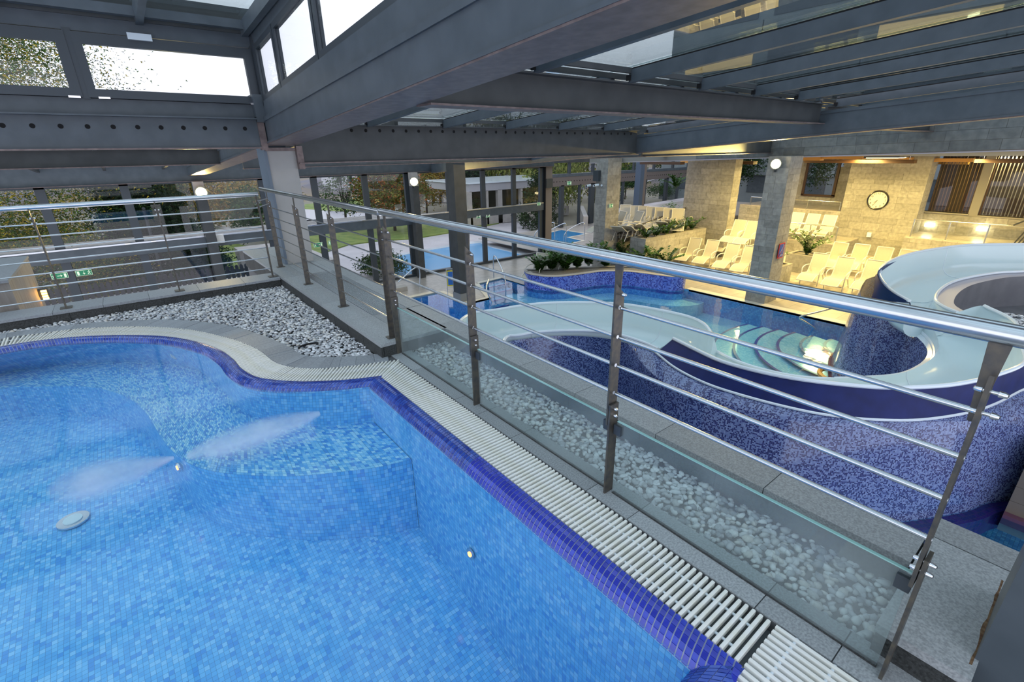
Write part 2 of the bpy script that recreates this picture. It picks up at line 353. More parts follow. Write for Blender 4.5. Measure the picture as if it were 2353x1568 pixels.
mb.strip([Vector((-3.3, Y_END, -1.6)), Vector((-3.1, 3.3, -1.6))], [Vector((-3.3, Y_END, -.03)), Vector((-3.1, 3.3, -.03))], v0=0, v1=1.57)
mb.build('basin_wall', 'pool', pool)
# bench: rows of mosaic follow the curve
mb = MB(); mb.strip(z3(B_, -.335), z3(J_, -.335), v0=0); mb.build('bench_seat', 'bench', pool)
mb = MB(); A = [Vector((p.x, p.y, floor_z(p.y)-.02)) for p in B_]; mb.strip(A, z3(B_, -.335), v0=0, v1=.5); mb.build('bench_riser', 'pool', pool)
mb = MB()
for i in range(24):
    for j in range(24):
        x0 = -3.4+i*4.6/24; x1 = x0+4.6/24; y0 = .3+j*6/24; y1 = y0+.25
        mb.face([(x0, y0, floor_z(y0)), (x1, y0, floor_z(y0)), (x1, y1, floor_z(y1)), (x0, y1, floor_z(y1))], [(x0, y0), (x1, y0), (x1, y1), (x0, y1)])
mb.build('basin_floor', 'pool', pool)
# raised bench mosaic where single pieces can be seen
mb = MB(); LB = lens(B_); LJ = lens(J_); du = .0265; kk = int(LB[-1]/du); rr = random.Random(3)
for i in range(kk):
    f0 = (i+.06)/kk; f1 = (i+.94)/kk
    if f0 < .42: continue
    a0, a1 = at_len(B_, LB, f0*LB[-1]), at_len(B_, LB, f1*LB[-1]); b0, b1 = at_len(J_, LJ, f0*LJ[-1]), at_len(J_, LJ, f1*LJ[-1])
    w = max((b0-a0).length, (b1-a1).length); rows = max(4, int(w/.026))
    for r in range(rows):
        g0 = (r+.06)/rows; g1 = (r+.94)/rows
        q = [a0.lerp(b0, g0), a1.lerp(b1, g0), a1.lerp(b1, g1), a0.lerp(b0, g1)]
        if (q[1]-q[0]).length < .008: continue
        mb.mesh([(p.x, p.y, -.3325) for p in q]+[(p.x, p.y, -.336) for p in q], [(0,1,2,3),(4,5,1,0),(5,6,2,1),(6,7,3,2),(7,4,0,3)])
M['bench_piece'] = per_island(mat('bench_mosaic_piece', (.3, .6, .85), .2), cols=[(.10,.42,.80),(.30,.66,.88),(.16,.50,.84),(.42,.76,.91),(.07,.32,.74),(.24,.60,.87)])  # bench pieces repeat the paler colours that carry the light from above
mb.build('bench_mosaic', 'bench_piece', pool, kind='stuff')
# coping: five rows of cobalt pieces over a rounded edge
prof = [(0, .002), (.026, .006), (.052, .006), (.078, .001), (.1, -.012), (.12, -.034)]
def cope_pt(a, b, k, lift=0.):
    f, z = prof[k][0]/.12, prof[k][1]; return Vector((a.x+(b.x-a.x)*f, a.y+(b.y-a.y)*f, z+lift))
nC = int(lens(sO)[-1]/.0255); cO = resample(sO, n=nC); cI = resample(sI, n=nC)
straight = [(Vector((X_OUT, 3.27-i*.0255)), Vector((X_IN, 3.205-i*.0248))) for i in range(0, 114)]
mb = MB()
for k in range(5):
    mb.strip([cope_pt(a, b, k, -.004) for a, b in zip(cO, cI)], [cope_pt(a, b, k+1, -.004) for a, b in zip(cO, cI)])
    mb.strip([cope_pt(a, b, k, -.004) for a, b in straight], [cope_pt(a, b, k+1, -.004) for a, b in straight])
nearO = [Vector((X_OUT-.02*i, Y_END-.02)) for i in range(0, 20)]; nearI = [Vector((X_IN-.015*i, Y_END+.1)) for i in range(0, 20)]
for k in range(5): mb.strip([cope_pt(a, b, k, -.004) for a, b in zip(nearO, nearI)], [cope_pt(a, b, k+1, -.004) for a, b in zip(nearO, nearI)])
mb.build('coping_bed', 'tile_grout', pool)
def cope_piece(mb, a0, b0, a1, b1, k):
    g = .07
    A0, B0 = a0.lerp(a1, g), b0.lerp(b1, g); A1, B1 = a0.lerp(a1, 1-g), b0.lerp(b1, 1-g)
    p = [cope_pt(A0, B0, k), cope_pt(A1, B1, k), cope_pt(A1, B1, k+1), cope_pt(A0, B0, k+1)]
    c = sum(p, Vector())/4; p = [c+(v-c)*.93 for v in p]; q = [v+Vector((0, 0, -.006)) for v in p]
    mb.mesh(p+q, [(0,1,2,3),(4,5,1,0),(5,6,2,1),(6,7,3,2),(7,4,0,3)])
mb = MB()
for i in range(nC-1):
    if cO[i].x < -1.9: continue
    for k in range(5): cope_piece(mb, cO[i], cI[i], cO[i+1], cI[i+1], k)
for i in range(0, 53):
    for k in range(5): cope_piece(mb, straight[i][0], straight[i][1], straight[i+1][0], straight[i+1][1], k)
for i in range(19):
    for k in range(5): cope_piece(mb, nearO[i], nearI[i], nearO[i+1], nearI[i+1], k)
M['cob_var'] = per_island(mat('cobalt_coping_pieces', (.03,.05,.45), .12, spec=.7), cols=[(.025,.06,.36),(.04,.10,.48),(.03,.08,.42),(.02,.045,.30)])
mb.build('coping_mosaic', 'cob_var', pool, kind='stuff')
M['cob'] = per_object(M['cob'], .12)
for k in range(5):
    ref = None
    for i in range(53, 113):
        a, b = straight[i], straight[i+1]
        if ref is None:
            t = MB(); cope_piece(t, a[0]-a[0], b_ := a[1]-a[0], a[0]-a[0]+Vector((0, -.0255)), b_+Vector((0, -.0255)), k)
            ref = t.build('coping_tile', 'cob', None); o = ref
        else: o = bpy.data.objects.new('coping_tile', ref.data); COL.objects.link(o)
        o.parent = pool; off = world_off(pool); o.location = Vector((a[0].x, a[0].y, 0))-off
# fittings in the basin
for c, ax, lit in (((.345, 4.62, -.2), (-1, .25, 0), 0), ((X_IN-.004, 1.87, -.6), (-1, 0, 0), 1), ((-.125, 3.66, -.42), (-1, -.2, 0), 1)):
    f = MB().disc(c, .035, ax, .012, 16).build('jet_nozzle', 'inox', pool, True)
    MB().disc(Vector(c)+Vector(ax)*.012, .016, ax, .004, 12).build('jet_eye', mat('warm_jet_light', (1, .3, .08), .4, emit=(1, .22, .04, 5)) if lit else 'hole', f)
def floor_light(x, y, z, r=.09):
    f = MB().disc((x, y, z), r, (0, 0, 1), .012, 24).build('lamp_ring', 'inox', pool, True)
    MB().disc((x, y, z+.012), r*.6, (0, 0, 1), .006, 20).build('lamp_glass', mat('pool_lamp_lens', (.55, .72, .74), .2), f)
floor_light(-.79, 3.98, -.74)
for px, py in ((140, 808), (405, 813)):
    p = onZ(px, py, -.18); f = MB().disc(p, .055, (.5, -1, 0), .01, 20).build('lamp_ring', 'flume', pool, True)
    MB().disc(p+Vector((.005, -.01, 0)), .04, (.5, -1, 0), .006, 18).build('lamp_glass', 'flume_rim', f)
# drifting bubbles blown out by the jets: soft white clouds under the surface
def plume(name, a, b, r0, r1, label):
    a = Vector(a); b = Vector(b); d = b-a; L = d.length; d.normalize(); mb = MB(); k = 18; pts = [a+d*L*i/(k-1) for i in range(k)]
    rad = [max(.004, (r0+(r1-r0)*(i/(k-1)))*math.sin(PI*min(1, max(.03, (i+.3)/(k-.3))))**.6) for i in range(k)]
    mb.tube(pts, rad, 20); return mb.build(name, 'bubbles', None, True, label=label, cat='bubbles', kind='stuff')
bm_ = bpy.data.materials.new('bubble_cloud'); bm_.use_nodes = True; t = bm_.node_tree; t.nodes.clear(); N = t.nodes.new
o_ = N('ShaderNodeOutputMaterial'); lw = N('ShaderNodeLayerWeight'); lw.inputs[0].default_value = .5; iv = N('ShaderNodeMath'); iv.operation = 'SUBTRACT'; iv.inputs[0].default_value = 1
pw = N('ShaderNodeMath'); pw.operation = 'POWER'; pw.inputs[1].default_value = 2.4; tcx = N('ShaderNodeTexCoord'); nzx = N('ShaderNodeTexNoise'); nzx.inputs['Scale'].default_value = 7; nzx.inputs['Detail'].default_value = 5
ml = N('ShaderNodeMath'); ml.operation = 'MULTIPLY'; m2 = N('ShaderNodeMath'); m2.operation = 'MULTIPLY'; m2.inputs[1].default_value = 1.0
tr = N('ShaderNodeBsdfTransparent'); df = N('ShaderNodeBsdfDiffuse'); df.inputs[0].default_value = (.78, .84, .95, 1); mxs = N('ShaderNodeMixShader')
t.links.new(lw.outputs['Facing'], iv.inputs[1]); t.links.new(iv.outputs[0], pw.inputs[0]); t.links.new(tcx.outputs['Object'], nzx.inputs['Vector']); t.links.new(pw.outputs[0], ml.inputs[0]); t.links.new(nzx.outputs[0], ml.inputs[1])
t.links.new(ml.outputs[0], m2.inputs[0]); t.links.new(m2.outputs[0], mxs.inputs[0]); t.links.new(tr.outputs[0], mxs.inputs[1]); t.links.new(df.outputs[0], mxs.inputs[2]); t.links.new(mxs.outputs[0], o_.inputs[0])
M['bubbles'] = bm_
plume('bubble_plume', onZ(400, 1052, -.38), onZ(110, 1135, -.36), .06, .20, 'white plume of bubbles streaming from the jet on the pool bench riser')
plume('bubble_plume', onZ(735, 950, -.16), onZ(430, 1050, -.22), .09, .13, 'white plume of bubbles drifting over the blue mosaic bench')
# water surface
ring = [p for p in resample(sI, n=90)] + [Vector((X_IN, 3.2)), Vector((X_IN, Y_END+.1)), Vector((-3.25, Y_END+.1))]
mb = MB(); mb.face([(p.x, p.y, -.02) for p in ring]); mb.build('pool_water', 'water1', None, label='clear still water filling the upper blue mosaic pool', cat='water', kind='stuff')
# --- overflow grating: single slats on two rods over a dark channel
ch = thing('overflow_grating', 'white slatted overflow grating curving round the upper pool', 'grating', (0, 4, 0))
gO = resample(sO, n=200); gG = resample(sG, n=200)
mb = MB(); mb.strip(z3(gO, -.06), z3(gG, -.06)); mb.strip([Vector((X_OUT, 3.27, -.06)), Vector((X_OUT, -1, -.06))], [Vector((X_GR+.015, 3.475, -.06)), Vector((X_GR+.015, -1, -.06))])
mb.strip([Vector((X_GR+.01, Y_END-.03, -.061)), Vector((-3.5, Y_END-.03, -.061))], [Vector((X_GR+.01, .1, -.061)), Vector((-3.5, .1, -.061))])
mb.build('channel_bed', mat('channel_bed', (.12, .135, .14), .6), ch)
# stations: equal steps along the middle of the band, fanned at the corner
LO, LG = lens(sO), lens(sG)
def near_param(P, L, q):
    best = min(range(len(P)), key=lambda i: (P[i]-q).length_squared); return L[best]
stations = []
step = .0272; u = 0.
midn = int((LO[-1]+LG[-1])/2/step)
for i in range(midn):
    a = at_len(sO, LO, LO[-1]*i/(midn-1)); f = LO[-1]*i/(midn-1)
    rem = (LO[-1]-f)
    j = min(len(sO)-2, max(1, min(range(len(sO)), key=lambda t: abs(LO[t]-f)))); tg = (sO[j+1]-sO[j-1]).normalized(); nrm = Vector((-tg.y, tg.x))
    q = a+nrm*.235; g = near_param(sG, LG, q)
    F = .55
    if rem < F: g0 = near_param(sG, LG, at_len(sO, LO, LO[-1]-F)+nrm*.23); g = g0+(LG[-1]-g0)*(1-rem/F)
    b = at_len(sG, LG, g); stations.append((a, b))
ns = int((3.27-Y_END)/step)+1
for i in range(1, ns):
    y = 3.27-i*step; F = .5; rem = 3.27-y
    yo = 3.475-rem*(.205+F)/F if rem < F else y
    stations.append((Vector((X_OUT, y)), Vector((X_GR, yo))))
ref = None
for i, (a, b) in enumerate(stations):
    if a.x < -2.1: continue
    d = (b-a); l = d.length-.008; d.normalize()
    if ref is None:
        t = MB(); t.box(0, 1, -.0065, .0065, -.022, 0); t.box(0, 1, -.0035, .0035, 0, .0015); ref = t.build('grating_slat', 'slat', None); o = ref
    else: o = bpy.data.objects.new('grating_slat', ref.data); COL.objects.link(o)
    o.parent = ch; o.location = Vector((a.x+d.x*.004, a.y+d.y*.004, .002))-ch.location; o.rotation_euler = (0, 0, math.atan2(d.y, d.x)); o.scale = (l, 1, 1)
for f in (.22, .72):
    pts = [a.lerp(b, f) for a, b in stations]; MB().tube([(p.x, p.y, -.013) for p in pts[::2]], .0055, 6).build('grating_rod', 'flume_rim', ch, True)
# near edge: the next grating runs the other way
g2 = thing('overflow_grating', 'short white grating at the pool corner whose slats run toward the camera', 'grating', (1.2, .25, 0))
for i in range(22):
    x = X_GR-.008-i*.0272; t = MB(); t.box(x-.0065, x+.0065, .10, Y_END-.012, -.02, .002); t.build('grating_slat', 'slat', g2)
for y in (.2, .32): MB().tube([(X_GR+.015, y, -.01), (.9, y, -.01)], .006, 8).build('grating_rod', 'flume_rim', g2, True)
# --- stone around
edge = thing('stone_border', 'curved border of narrow grey stone tiles between grating and pebbles', 'stone paving', (0, 5, 0))
nN = int(lens(sN)[-1]/.125); LN = lens(sN); LGG = lens(sG); bs = [a for a in [i/nN for i in range(nN+1)]]
prev = None; kk = 0; f = 0.
rr = random.Random(5); cut = [0.]
while cut[-1] < LN[-1]:
    c = cut[-1]; p = at_len(sN, LN, c); tight = (p.y < 4.6 and p.x > .7 and p.x < 1.12); cut.append(c+(.062 if tight else rr.uniform(.12, .15)))
cut[-1] = LN[-1]
mb = MB(); mb.strip(z3(resample(sG, n=120), -.012), z3(resample(sN, n=120), -.012)); mb.build('mortar_bed', 'grout', edge)
def match(c):
    p = at_len(sN, LN, c); return p, at_len(sG, LGG, near_param(sG, LGG, p))
for c0, c1 in zip(cut, cut[1:]):
    p0, q0 = match(c0); p1, q1 = match(c1)
    if p0.x < -2.2: continue
    c = (p0+p1+q0+q1)/4; pts = [c+(v-c)*.985 for v in (q0, q1, p1, p0)]
    MB().prism([(v.x, v.y) for v in pts][::-1], -.03, -.0005*rr.random()*4).build('paving_tile', 'granite_tile', edge)
# strip under the glass (large slabs)
st = thing('stone_border', 'straight strip of speckled grey granite slabs the glass railing stands on', 'stone paving', (1.6, 2, 0))
MB().box(X_GR+.005, 1.675, -.3, 3.62, -.05, -.006).build('mortar_bed', 'grout', st)
y = 3.62
for l in [.42, .62, .27, .36, .62, .26, .60, .26, .60, .5]:
    MB().box(X_GR+.008, 1.672, y-l+.004, y, -.03, 0).build('granite_slab', 'granite', st); y -= l
# right end paving
pv = thing('stone_paving', 'grey slabs in the corner by the end post of the railing', 'stone paving', (1.8, -.3, 0))
for i, (x0, x1, y0, y1, z) in enumerate([(1.676, 2.05, -.45, -.09, -.02), (1.676, 2.05, -.9, -.455, -.02), (1.2, 1.67, -1.0, -.45, 0)]): MB().box(x0, x1, y0, y1, z-.05, z).build('granite_slab', 'granite', pv)
nd = thing('stone_paving', 'near grey deck slabs by the corner of the upper pool', 'stone paving', (0, -.5, 0))
for i in range(6): MB().box(-2.4+i*.62, -1.785+i*.62, -.9, .09, -.05, 0).build('granite_slab', 'granite', nd)
# raised ledge
lg = thing('stone_ledge', 'raised grey granite ledge with a slotted grille along the far railing', 'stone ledge', (1.8, 6, 0))
MB().box(1.44, 2.24, 3.62, 9.2, -.35, .095).build('ledge_core', 'grout', lg)
GX0, GX1, GY0, GY1 = 1.685, 2.055, 4.39, 6.64
yy = [3.6, 4.39, 5.12, 5.85, 6.64, 7.4, 8.3, 9.2]
for y0, y1 in zip(yy, yy[1:]):
    MB().box(1.415, GX0-.005, y0+.002, y1-.002, .09, .12).build('granite_slab', 'granite', lg)
    if not (GY0-.01 <= y0 < GY1-.01): MB().box(GX0-.002, GX1+.002, y0+.002, y1-.002, .09, .12).build('granite_slab', 'granite', lg)
    if y0 > 4.2: MB().box(GX1+.005, 2.255, y0+.002, y1-.002, .09, .12).build('granite_slab', 'granite', lg)
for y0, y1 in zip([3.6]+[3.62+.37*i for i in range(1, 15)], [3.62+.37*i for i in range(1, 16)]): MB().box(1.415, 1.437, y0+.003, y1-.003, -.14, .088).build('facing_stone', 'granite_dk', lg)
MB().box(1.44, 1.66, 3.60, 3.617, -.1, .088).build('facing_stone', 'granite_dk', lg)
gr = MB().box(GX0+.004, GX1-.004, GY0+.004, GY1-.004, .096, .10).build('floor_grille', 'hole', lg)
mb = MB()
for i in range(26): x = GX0+.008+i*(GX1-GX0-.016)/25; mb.box(x-.0035, x+.0035, GY0+.006, GY1-.006, .1, .119)
mb.build('grille_bar', 'inox', gr, kind='stuff')
# stone parapet beyond the pebble trough
pp = thing('stone_parapet', 'grey granite parapet with dark inner face behind the pebble trough', 'parapet', (2.15, 2, 0))
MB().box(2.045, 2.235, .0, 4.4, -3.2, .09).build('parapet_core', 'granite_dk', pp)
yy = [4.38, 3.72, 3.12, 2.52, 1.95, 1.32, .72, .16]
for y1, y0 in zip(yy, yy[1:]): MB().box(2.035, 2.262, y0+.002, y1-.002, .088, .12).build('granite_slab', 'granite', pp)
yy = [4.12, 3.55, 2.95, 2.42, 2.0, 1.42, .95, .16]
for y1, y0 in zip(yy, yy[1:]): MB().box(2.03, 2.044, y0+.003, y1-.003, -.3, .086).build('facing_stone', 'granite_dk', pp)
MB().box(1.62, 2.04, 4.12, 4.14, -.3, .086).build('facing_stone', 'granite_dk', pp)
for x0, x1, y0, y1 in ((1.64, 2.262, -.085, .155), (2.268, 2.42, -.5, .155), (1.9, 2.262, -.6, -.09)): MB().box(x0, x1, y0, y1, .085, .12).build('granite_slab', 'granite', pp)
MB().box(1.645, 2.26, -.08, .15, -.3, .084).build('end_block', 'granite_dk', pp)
# curb under the left railing
cb = thing('stone_curb', 'low grey stone curb carrying the railing behind the pebble bed', 'stone curb', (-1, 7, 0))
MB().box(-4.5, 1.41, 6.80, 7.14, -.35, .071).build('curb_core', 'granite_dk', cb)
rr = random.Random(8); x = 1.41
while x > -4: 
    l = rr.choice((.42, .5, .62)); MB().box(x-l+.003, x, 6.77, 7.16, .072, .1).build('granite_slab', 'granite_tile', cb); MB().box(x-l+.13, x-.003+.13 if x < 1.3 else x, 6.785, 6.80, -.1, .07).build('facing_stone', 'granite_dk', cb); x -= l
# --- pebbles
def pebble_proto(seed):
    r = random.Random(seed); bm = bmesh.new(); bmesh.ops.create_icosphere(bm, subdivisions=2 if False else 1, radius=.5)
    for v in bm.verts: v.co *= r.uniform(.78, 1.15)
    vs = [v.co.copy() for v in bm.verts]; fs = [tuple(v.index for v in f.verts) for f in bm.faces]; bm.free(); return vs, fs
PROTO = [pebble_proto(i) for i in range(8)]
def inside(poly, x, y):
    c = False; j = len(poly)-1
    for i in range(len(poly)):
        a, b = poly[i], poly[j]
        if (a[1] > y) != (b[1] > y) and x < (b[0]-a[0])*(y-a[1])/(b[1]-a[1]+1e-12)+a[0]: c = not c
        j = i
    return c
def pebbles(root, poly, z, size, n_single, near, seed, heap=0., pitch=.8, skip=None):
    rr = random.Random(seed); xs = [p[0] for p in poly]; ys = [p[1] for p in poly]; pts = []
    s = size*pitch; y = min(ys)
    while y < max(ys):
        x = min(xs)
        while x < max(xs):
            qx, qy = x+rr.uniform(-.45, .45)*s, y+rr.uniform(-.45, .45)*s
            if inside(poly, qx, qy) and not (skip and skip(qx, qy)): pts.append((qx, qy))
            x += s
        y += s
    pts.sort(key=lambda p: (p[0]-near[0])**2+(p[1]-near[1])**2)
    def place(i, p):
        k = size*rr.uniform(.65, 1.35); e = Matrix.Rotation(rr.uniform(0, 6.28), 3, 'Z') @ Matrix.Rotation(rr.uniform(-.5, .5), 3, 'X') @ Matrix.Diagonal((k*rr.uniform(.95, 1.3), k*rr.uniform(.7, 1), k*rr.uniform(.45, .7)))
        return e, Vector((p[0], p[1], z+rr.uniform(-.3, .35)*size+heap))
    refs = [None]*8
    for i, p in enumerate(pts[:n_single]):
        e, c = place(i, p); k = i % 8
        if refs[k] is None:
            mb = MB(); mb.mesh([v for v in PROTO[k][0]], PROTO[k][1]); refs[k] = mb.build('pebble', 'pebble1', None, 'round'); o = refs[k]
        else: o = bpy.data.objects.new('pebble', refs[k].data); COL.objects.link(o)
        o.parent = root; mm = e.to_4x4(); mm.translation = c-world_off(root); o.matrix_local = mm
    mb = MB()
    for i, p in enumerate(pts[n_single:]):
        e, c = place(i, p); vs, fs = PROTO[i % 8]; mb.mesh([e @ v + c for v in vs], fs)
    mb.build('pebble_mass', 'pebble', root, 'round', kind='stuff'); return len(pts)
tr_ = thing('pebble_trough', 'trough of white river pebbles behind the glass panels', 'pebbles', (1.85, 2, -.05))
MB().box(1.67, 2.05, .1, 4.15, -.30, -.05).build('trough_bed', 'grout', tr_)
print('trough', pebbles(tr_, [(1.665,.16),(2.04,.16),(2.04,4.12),(1.665,4.12)], -.022, .036, 300, (1.85, 1.3), 1, pitch=.74))
bd = thing('pebble_bed', 'wide bed of pale grey pebbles between curb, ledge and pool border', 'pebbles', (.5, 5.5, -.05))
NB = [(p.x, p.y) for p in resample(sN, n=60) if p.x > -2.6]
poly = NB+[(1.42, 3.66), (1.42, 6.79), (-2.6, 6.79)]
MB().prism([(p[0], p[1]) for p in poly], -.3, -.045).build('bed_base', 'grout', bd)
print('bed', pebbles(bd, poly, -.022, .034, 300, (1.15, 3.9), 2, pitch=.78))
MB().tube([(1.02+.09*math.cos(a), 4.28+.05*math.sin(a), .004) for a in [i*PI/9 for i in range(1, 10)]], .009, 6).build('black_cable', 'hole', None, True, label='short loop of black cable lying on the grey pebble bed', cat='cable')
# ------------------------------------------------------------------ railings
def rail_post(root, x, y, z0, top, ax, glazed=False):
    """flat stainless post: lower plate, overlapping upper plate with a slanted head, tapered bracket and cap bolts; ax = direction along the rail"""
    ax = Vector(ax); sd = Vector((ax.y, -ax.x, 0)) if abs(ax.x) < .5 else Vector((0, 1, 0)); w = .029; P = Vector((x, y, 0))
    def plate(z_0, z_1, o, slant=0., name='post_plate', w0=w, w1=w, t=.005, m='inox_dk'):
        c = P+ax*o; a = [c-sd*w0-ax*t, c+sd*w0-ax*t, c+sd*w0+ax*t, c-sd*w0+ax*t]; b = [c-sd*w1-ax*t, c+sd*w1-ax*t, c+sd*w1+ax*t, c-sd*w1+ax*t]
        a = [Vector((v.x, v.y, z_0)) for v in a]; b = [Vector((v.x, v.y, z_1-(slant if i in (1, 2) else 0))) for i, v in enumerate(b)]
        return MB().hexa(a, b).build(name, m, root)
    if glazed:
        plate(z0, .50, .0); plate(.39, top-.10, .013, .055)
        for zz in (.44, .475):
            MB().tube([P+ax*o_+Vector((0, 0, zz)) for o_ in (-.024, -.022, -.016, -.006, -.005, .018, .019, .026, .032, .034)], [.002, .006, .008, .009, .005, .005, .009, .008, .006, .002], 10).build('cap_bolt', 'chrome', root, True)
        for s in (-1, 1):
            MB().box(x-.005, x+.02, y+s*.012-(.04 if s < 0 else 0), y+s*.012+(.04 if s > 0 else 0), .345, .395).build('glass_clamp', 'alu', root) if not (y < .2 and s < 0) and y < 3.5 else None
    else:
        plate(z0, top-.10, .0, .055)
        MB().box(x-.05, x+.05, y-.035, y+.035, z0, z0+.008).build('foot_plate', 'inox_dk', root)
    c = P+ax*(.022 if glazed else .012); a = [Vector((v.x, v.y, top-.24)) for v in (c-ax*.008-sd*.003, c+ax*.008-sd*.003, c+ax*.008+sd*.003, c-ax*.008+sd*.003)]; b = [Vector((v.x, v.y, top-.02)) for v in (c-ax*.022-sd*.003, c+ax*.022-sd*.003, c+ax*.022+sd*.003, c-ax*.022+sd*.003)]; MB().hexa(a, b).build('bracket', 'inox_dk', root)
    for zz in (top-.15, top-.21):
        MB().tube([P+ax*o_+Vector((0, 0, zz)) for o_ in (-.026, -.024, -.018, -.008, -.007, .022, .023, .032, .038, .040)], [.002, .006, .008, .009, .005, .005, .009, .008, .006, .002], 10).build('cap_bolt', 'chrome', root, True)
XR = 1.58
r1 = thing('glazed_railing', 'stainless steel railing with four bars over frosted glass panels beside the pool', 'railing', (XR, 1.8, 0))
PY = [3.60, 2.425, 1.262, .093]
for y in PY: rail_post(r1, XR, y, 0, 1.178, (0, 1, 0), True)
MB().tube([(XR, 3.68, 1.178), (XR, -.6, 1.178)], .0265, 24).build('handrail', 'inox', r1, True)
for z in (.968, .832, .695, .555):
    for a, b in zip(PY, PY[1:]): MB().tube([(XR, a-.006, z), (XR, b+.006, z)], .0085, 10).build('rail_bar', 'inox', r1, True)
for a, b in zip(PY, PY[1:]):
    g = MB().box(1.5875, 1.5965, b+.022, a-.022, .004, .412).build('glass_panel', 'glass_rail', r1)
    MB().box(1.5865, 1.5975, b+.022, a-.022, .409, .4135).build('glass_edge', 'glass_edge', g)
    MB().box(1.584, 1.60, b+.022, a-.022, 0, .006).build('glass_seal', 'granite_dk', g)
r2 = thing('bar_railing', 'stainless steel bar railing on the raised granite ledge', 'railing', (XR, 5.8, .12))
PY2 = [7.36, 6.08, 4.88, 3.70]
for y in PY2: rail_post(r2, 1.57, y, .12, 1.172, (0, 1, 0))
MB().tube([(1.575, 7.7, 1.172), (1.575, 3.682, 1.172)], .0265, 20).build('handrail', 'inox', r2, True)
for z in (.95, .82, .69, .56, .43, .29):
    for a, b in zip(PY2, PY2[1:]): MB().tube([(1.57, a, z), (1.57, b, z)], .0065, 8).build('rail_bar', 'inox', r2, True)
r3 = thing('bar_railing', 'stainless steel bar railing with seven bars on the curb behind the pebbles', 'railing', (0, 6.9, .1))
PX = [1.35, .30, -.74, -1.78, -2.82]
for x in PX:
    mb = MB(); mb.box(x-.006, x+.006, 6.865, 6.925, .1, 1.06); mb.build('post_plate', 'inox_dk', r3)
    MB().box(x-.05, x+.05, 6.85, 6.95, .1, .11).build('foot_plate', 'inox_dk', r3)
    MB().hexa([(x-.012, 6.885, .95), (x-.006, 6.885, .95), (x-.006, 6.91, .95), (x-.012, 6.91, .95)], [(x-.012, 6.86, 1.14), (x-.006, 6.86, 1.14), (x-.006, 6.94, 1.14), (x-.012, 6.94, 1.14)]).build('bracket', 'inox_dk', r3)
    for z in (1.0, 1.05): MB().tube([(x-.025, 6.895, z), (x+.02, 6.895, z)], .007, 8).build('cap_bolt', 'chrome', r3, True)
MB().tube([(-3.4, 6.9, 1.155), (1.37, 6.9, 1.155)], .0265, 20).build('handrail', 'inox', r3, True)
for z in (.99, .87, .75, .62, .49, .36, .215): MB().tube([(-3.4, 6.9, z), (1.35, 6.9, z)], .0065, 8).build('rail_bar', 'inox', r3, True)
for z in (1.0, 1.07): MB().tube([(1.35, 6.9, z), (1.56, 7.3, z)], .006, 8).build('rail_link', 'inox', r3, True)

# rust stain running along the foot of the steel column
mb = MB(); rr = random.Random(2); q0 = None
for i in range(15):
    y = -.068+.012*i*.0; x = 1.70+.035*i; w = .004+.003*rr.random()+(.004 if i in (5, 6, 11) else 0); p = (Vector((x, -.0745, .1208)), Vector((x, -.0745+w, .1208)))
    if q0: mb.face([q0[0], p[0], p[1], q0[1]])
    q0 = p
mb.build('rust_stain', mat('rust_stain', (.08, .03, .01), .8, col2=(.20, .13, .07), nscale=60), pp)
# ================================================================== STEEL ROOF
def zb(y): return 1.75+.0653*(7.1-y)
def zg(y): return 2.37+.0712*(3.75-y)
rt = {'n': 0}
def struct(mb, name, m, smooth=False, label=None): return mb.build(name, m, None, smooth, kind='structure', label=label)
# girder above the railing, running toward the camera
def girder(x0, x1, ya, yb_, off, h, name='roof_girder', label=None):
    root = thing(name, label, 'steel beam', ((x0+x1)/2, (ya+yb_)/2, zb((ya+yb_)/2)), kind='structure')
    def q(y, z): return zb(y)+off+z
    def bar(xa, xb, za, zt, nm, m): MB().hexa([(xa, yb_, q(yb_, za)), (xb, yb_, q(yb_, za)), (xb, ya, q(ya, za)), (xa, ya, q(ya, za))], [(xa, yb_, q(yb_, zt)), (xb, yb_, q(yb_, zt)), (xb, ya, q(ya, zt)), (xa, ya, q(ya, zt))]).build(nm, m, root)
    bar(x0, x1, 0, .012, 'bottom_flange', 'soffit'); bar(x0+.012, x1-.012, .012, h, 'web_box', 'steel'); bar(x0-.004, x0+.03, .012, .035, 'weld_lip', 'steel'); bar(x0-.004, x0+.03, h-.03, h, 'weld_lip', 'steel'); bar(x0, x1, h, h+.02, 'top_flange', 'steel')
    return root
girder(1.68, 2.07, 7.5, -2.5, 0, .30, label='great grey steel roof girder rising from the concrete column over the railing')
girder(1.68, 2.07, 17.0, 7.9, -.0, .25, label='grey steel girder sloping from the concrete column down to the glass front')
girder(9.5, 9.75, 7.5, -2.5, -.20, .36, label='grey steel roof girder beyond the first bay of skylights')
girder(9.5, 9.75, 17.0, 7.8, -.20, .34, label='grey steel girder between the middle bay and the glass front')
def cross(x0, x1, y, z0, z1, w, label, holes=None, hz=1.93, m='steel_dark', hx=0):
    root = thing('cross_beam', label, 'steel beam', ((x0+x1)/2, y, z0), kind='structure')
    MB().box(x0, x1, y-w/2, y+w/2, z0, z0+.015).build('bottom_flange', 'soffit', root); MB().box(x0, x1, y-.02, y+.02, z0+.015, z1).build('web_plate', m, root)
    MB().box(x0, x1, y-w/2, y+w/2, z1, z1+.015).build('top_flange', m, root); MB().box(x0, x1, y-.035, y-.02, z0+.015, z0+.03).build('weld_lip', m, root)
    if holes:
        x = hx
        while x < x1-.1:
            if x > x0+.08: MB().disc((x, y-.0225, hz), .024, (0, 1, 0), .002, 14).build('round_hole', 'hole', root)
            x += .22
    return root
cross(-4.5, 1.60, 7.30, 1.69, 2.03, .20, 'dark perforated beam below the high ribbon windows', True, 1.925, 'steel', -4.49)
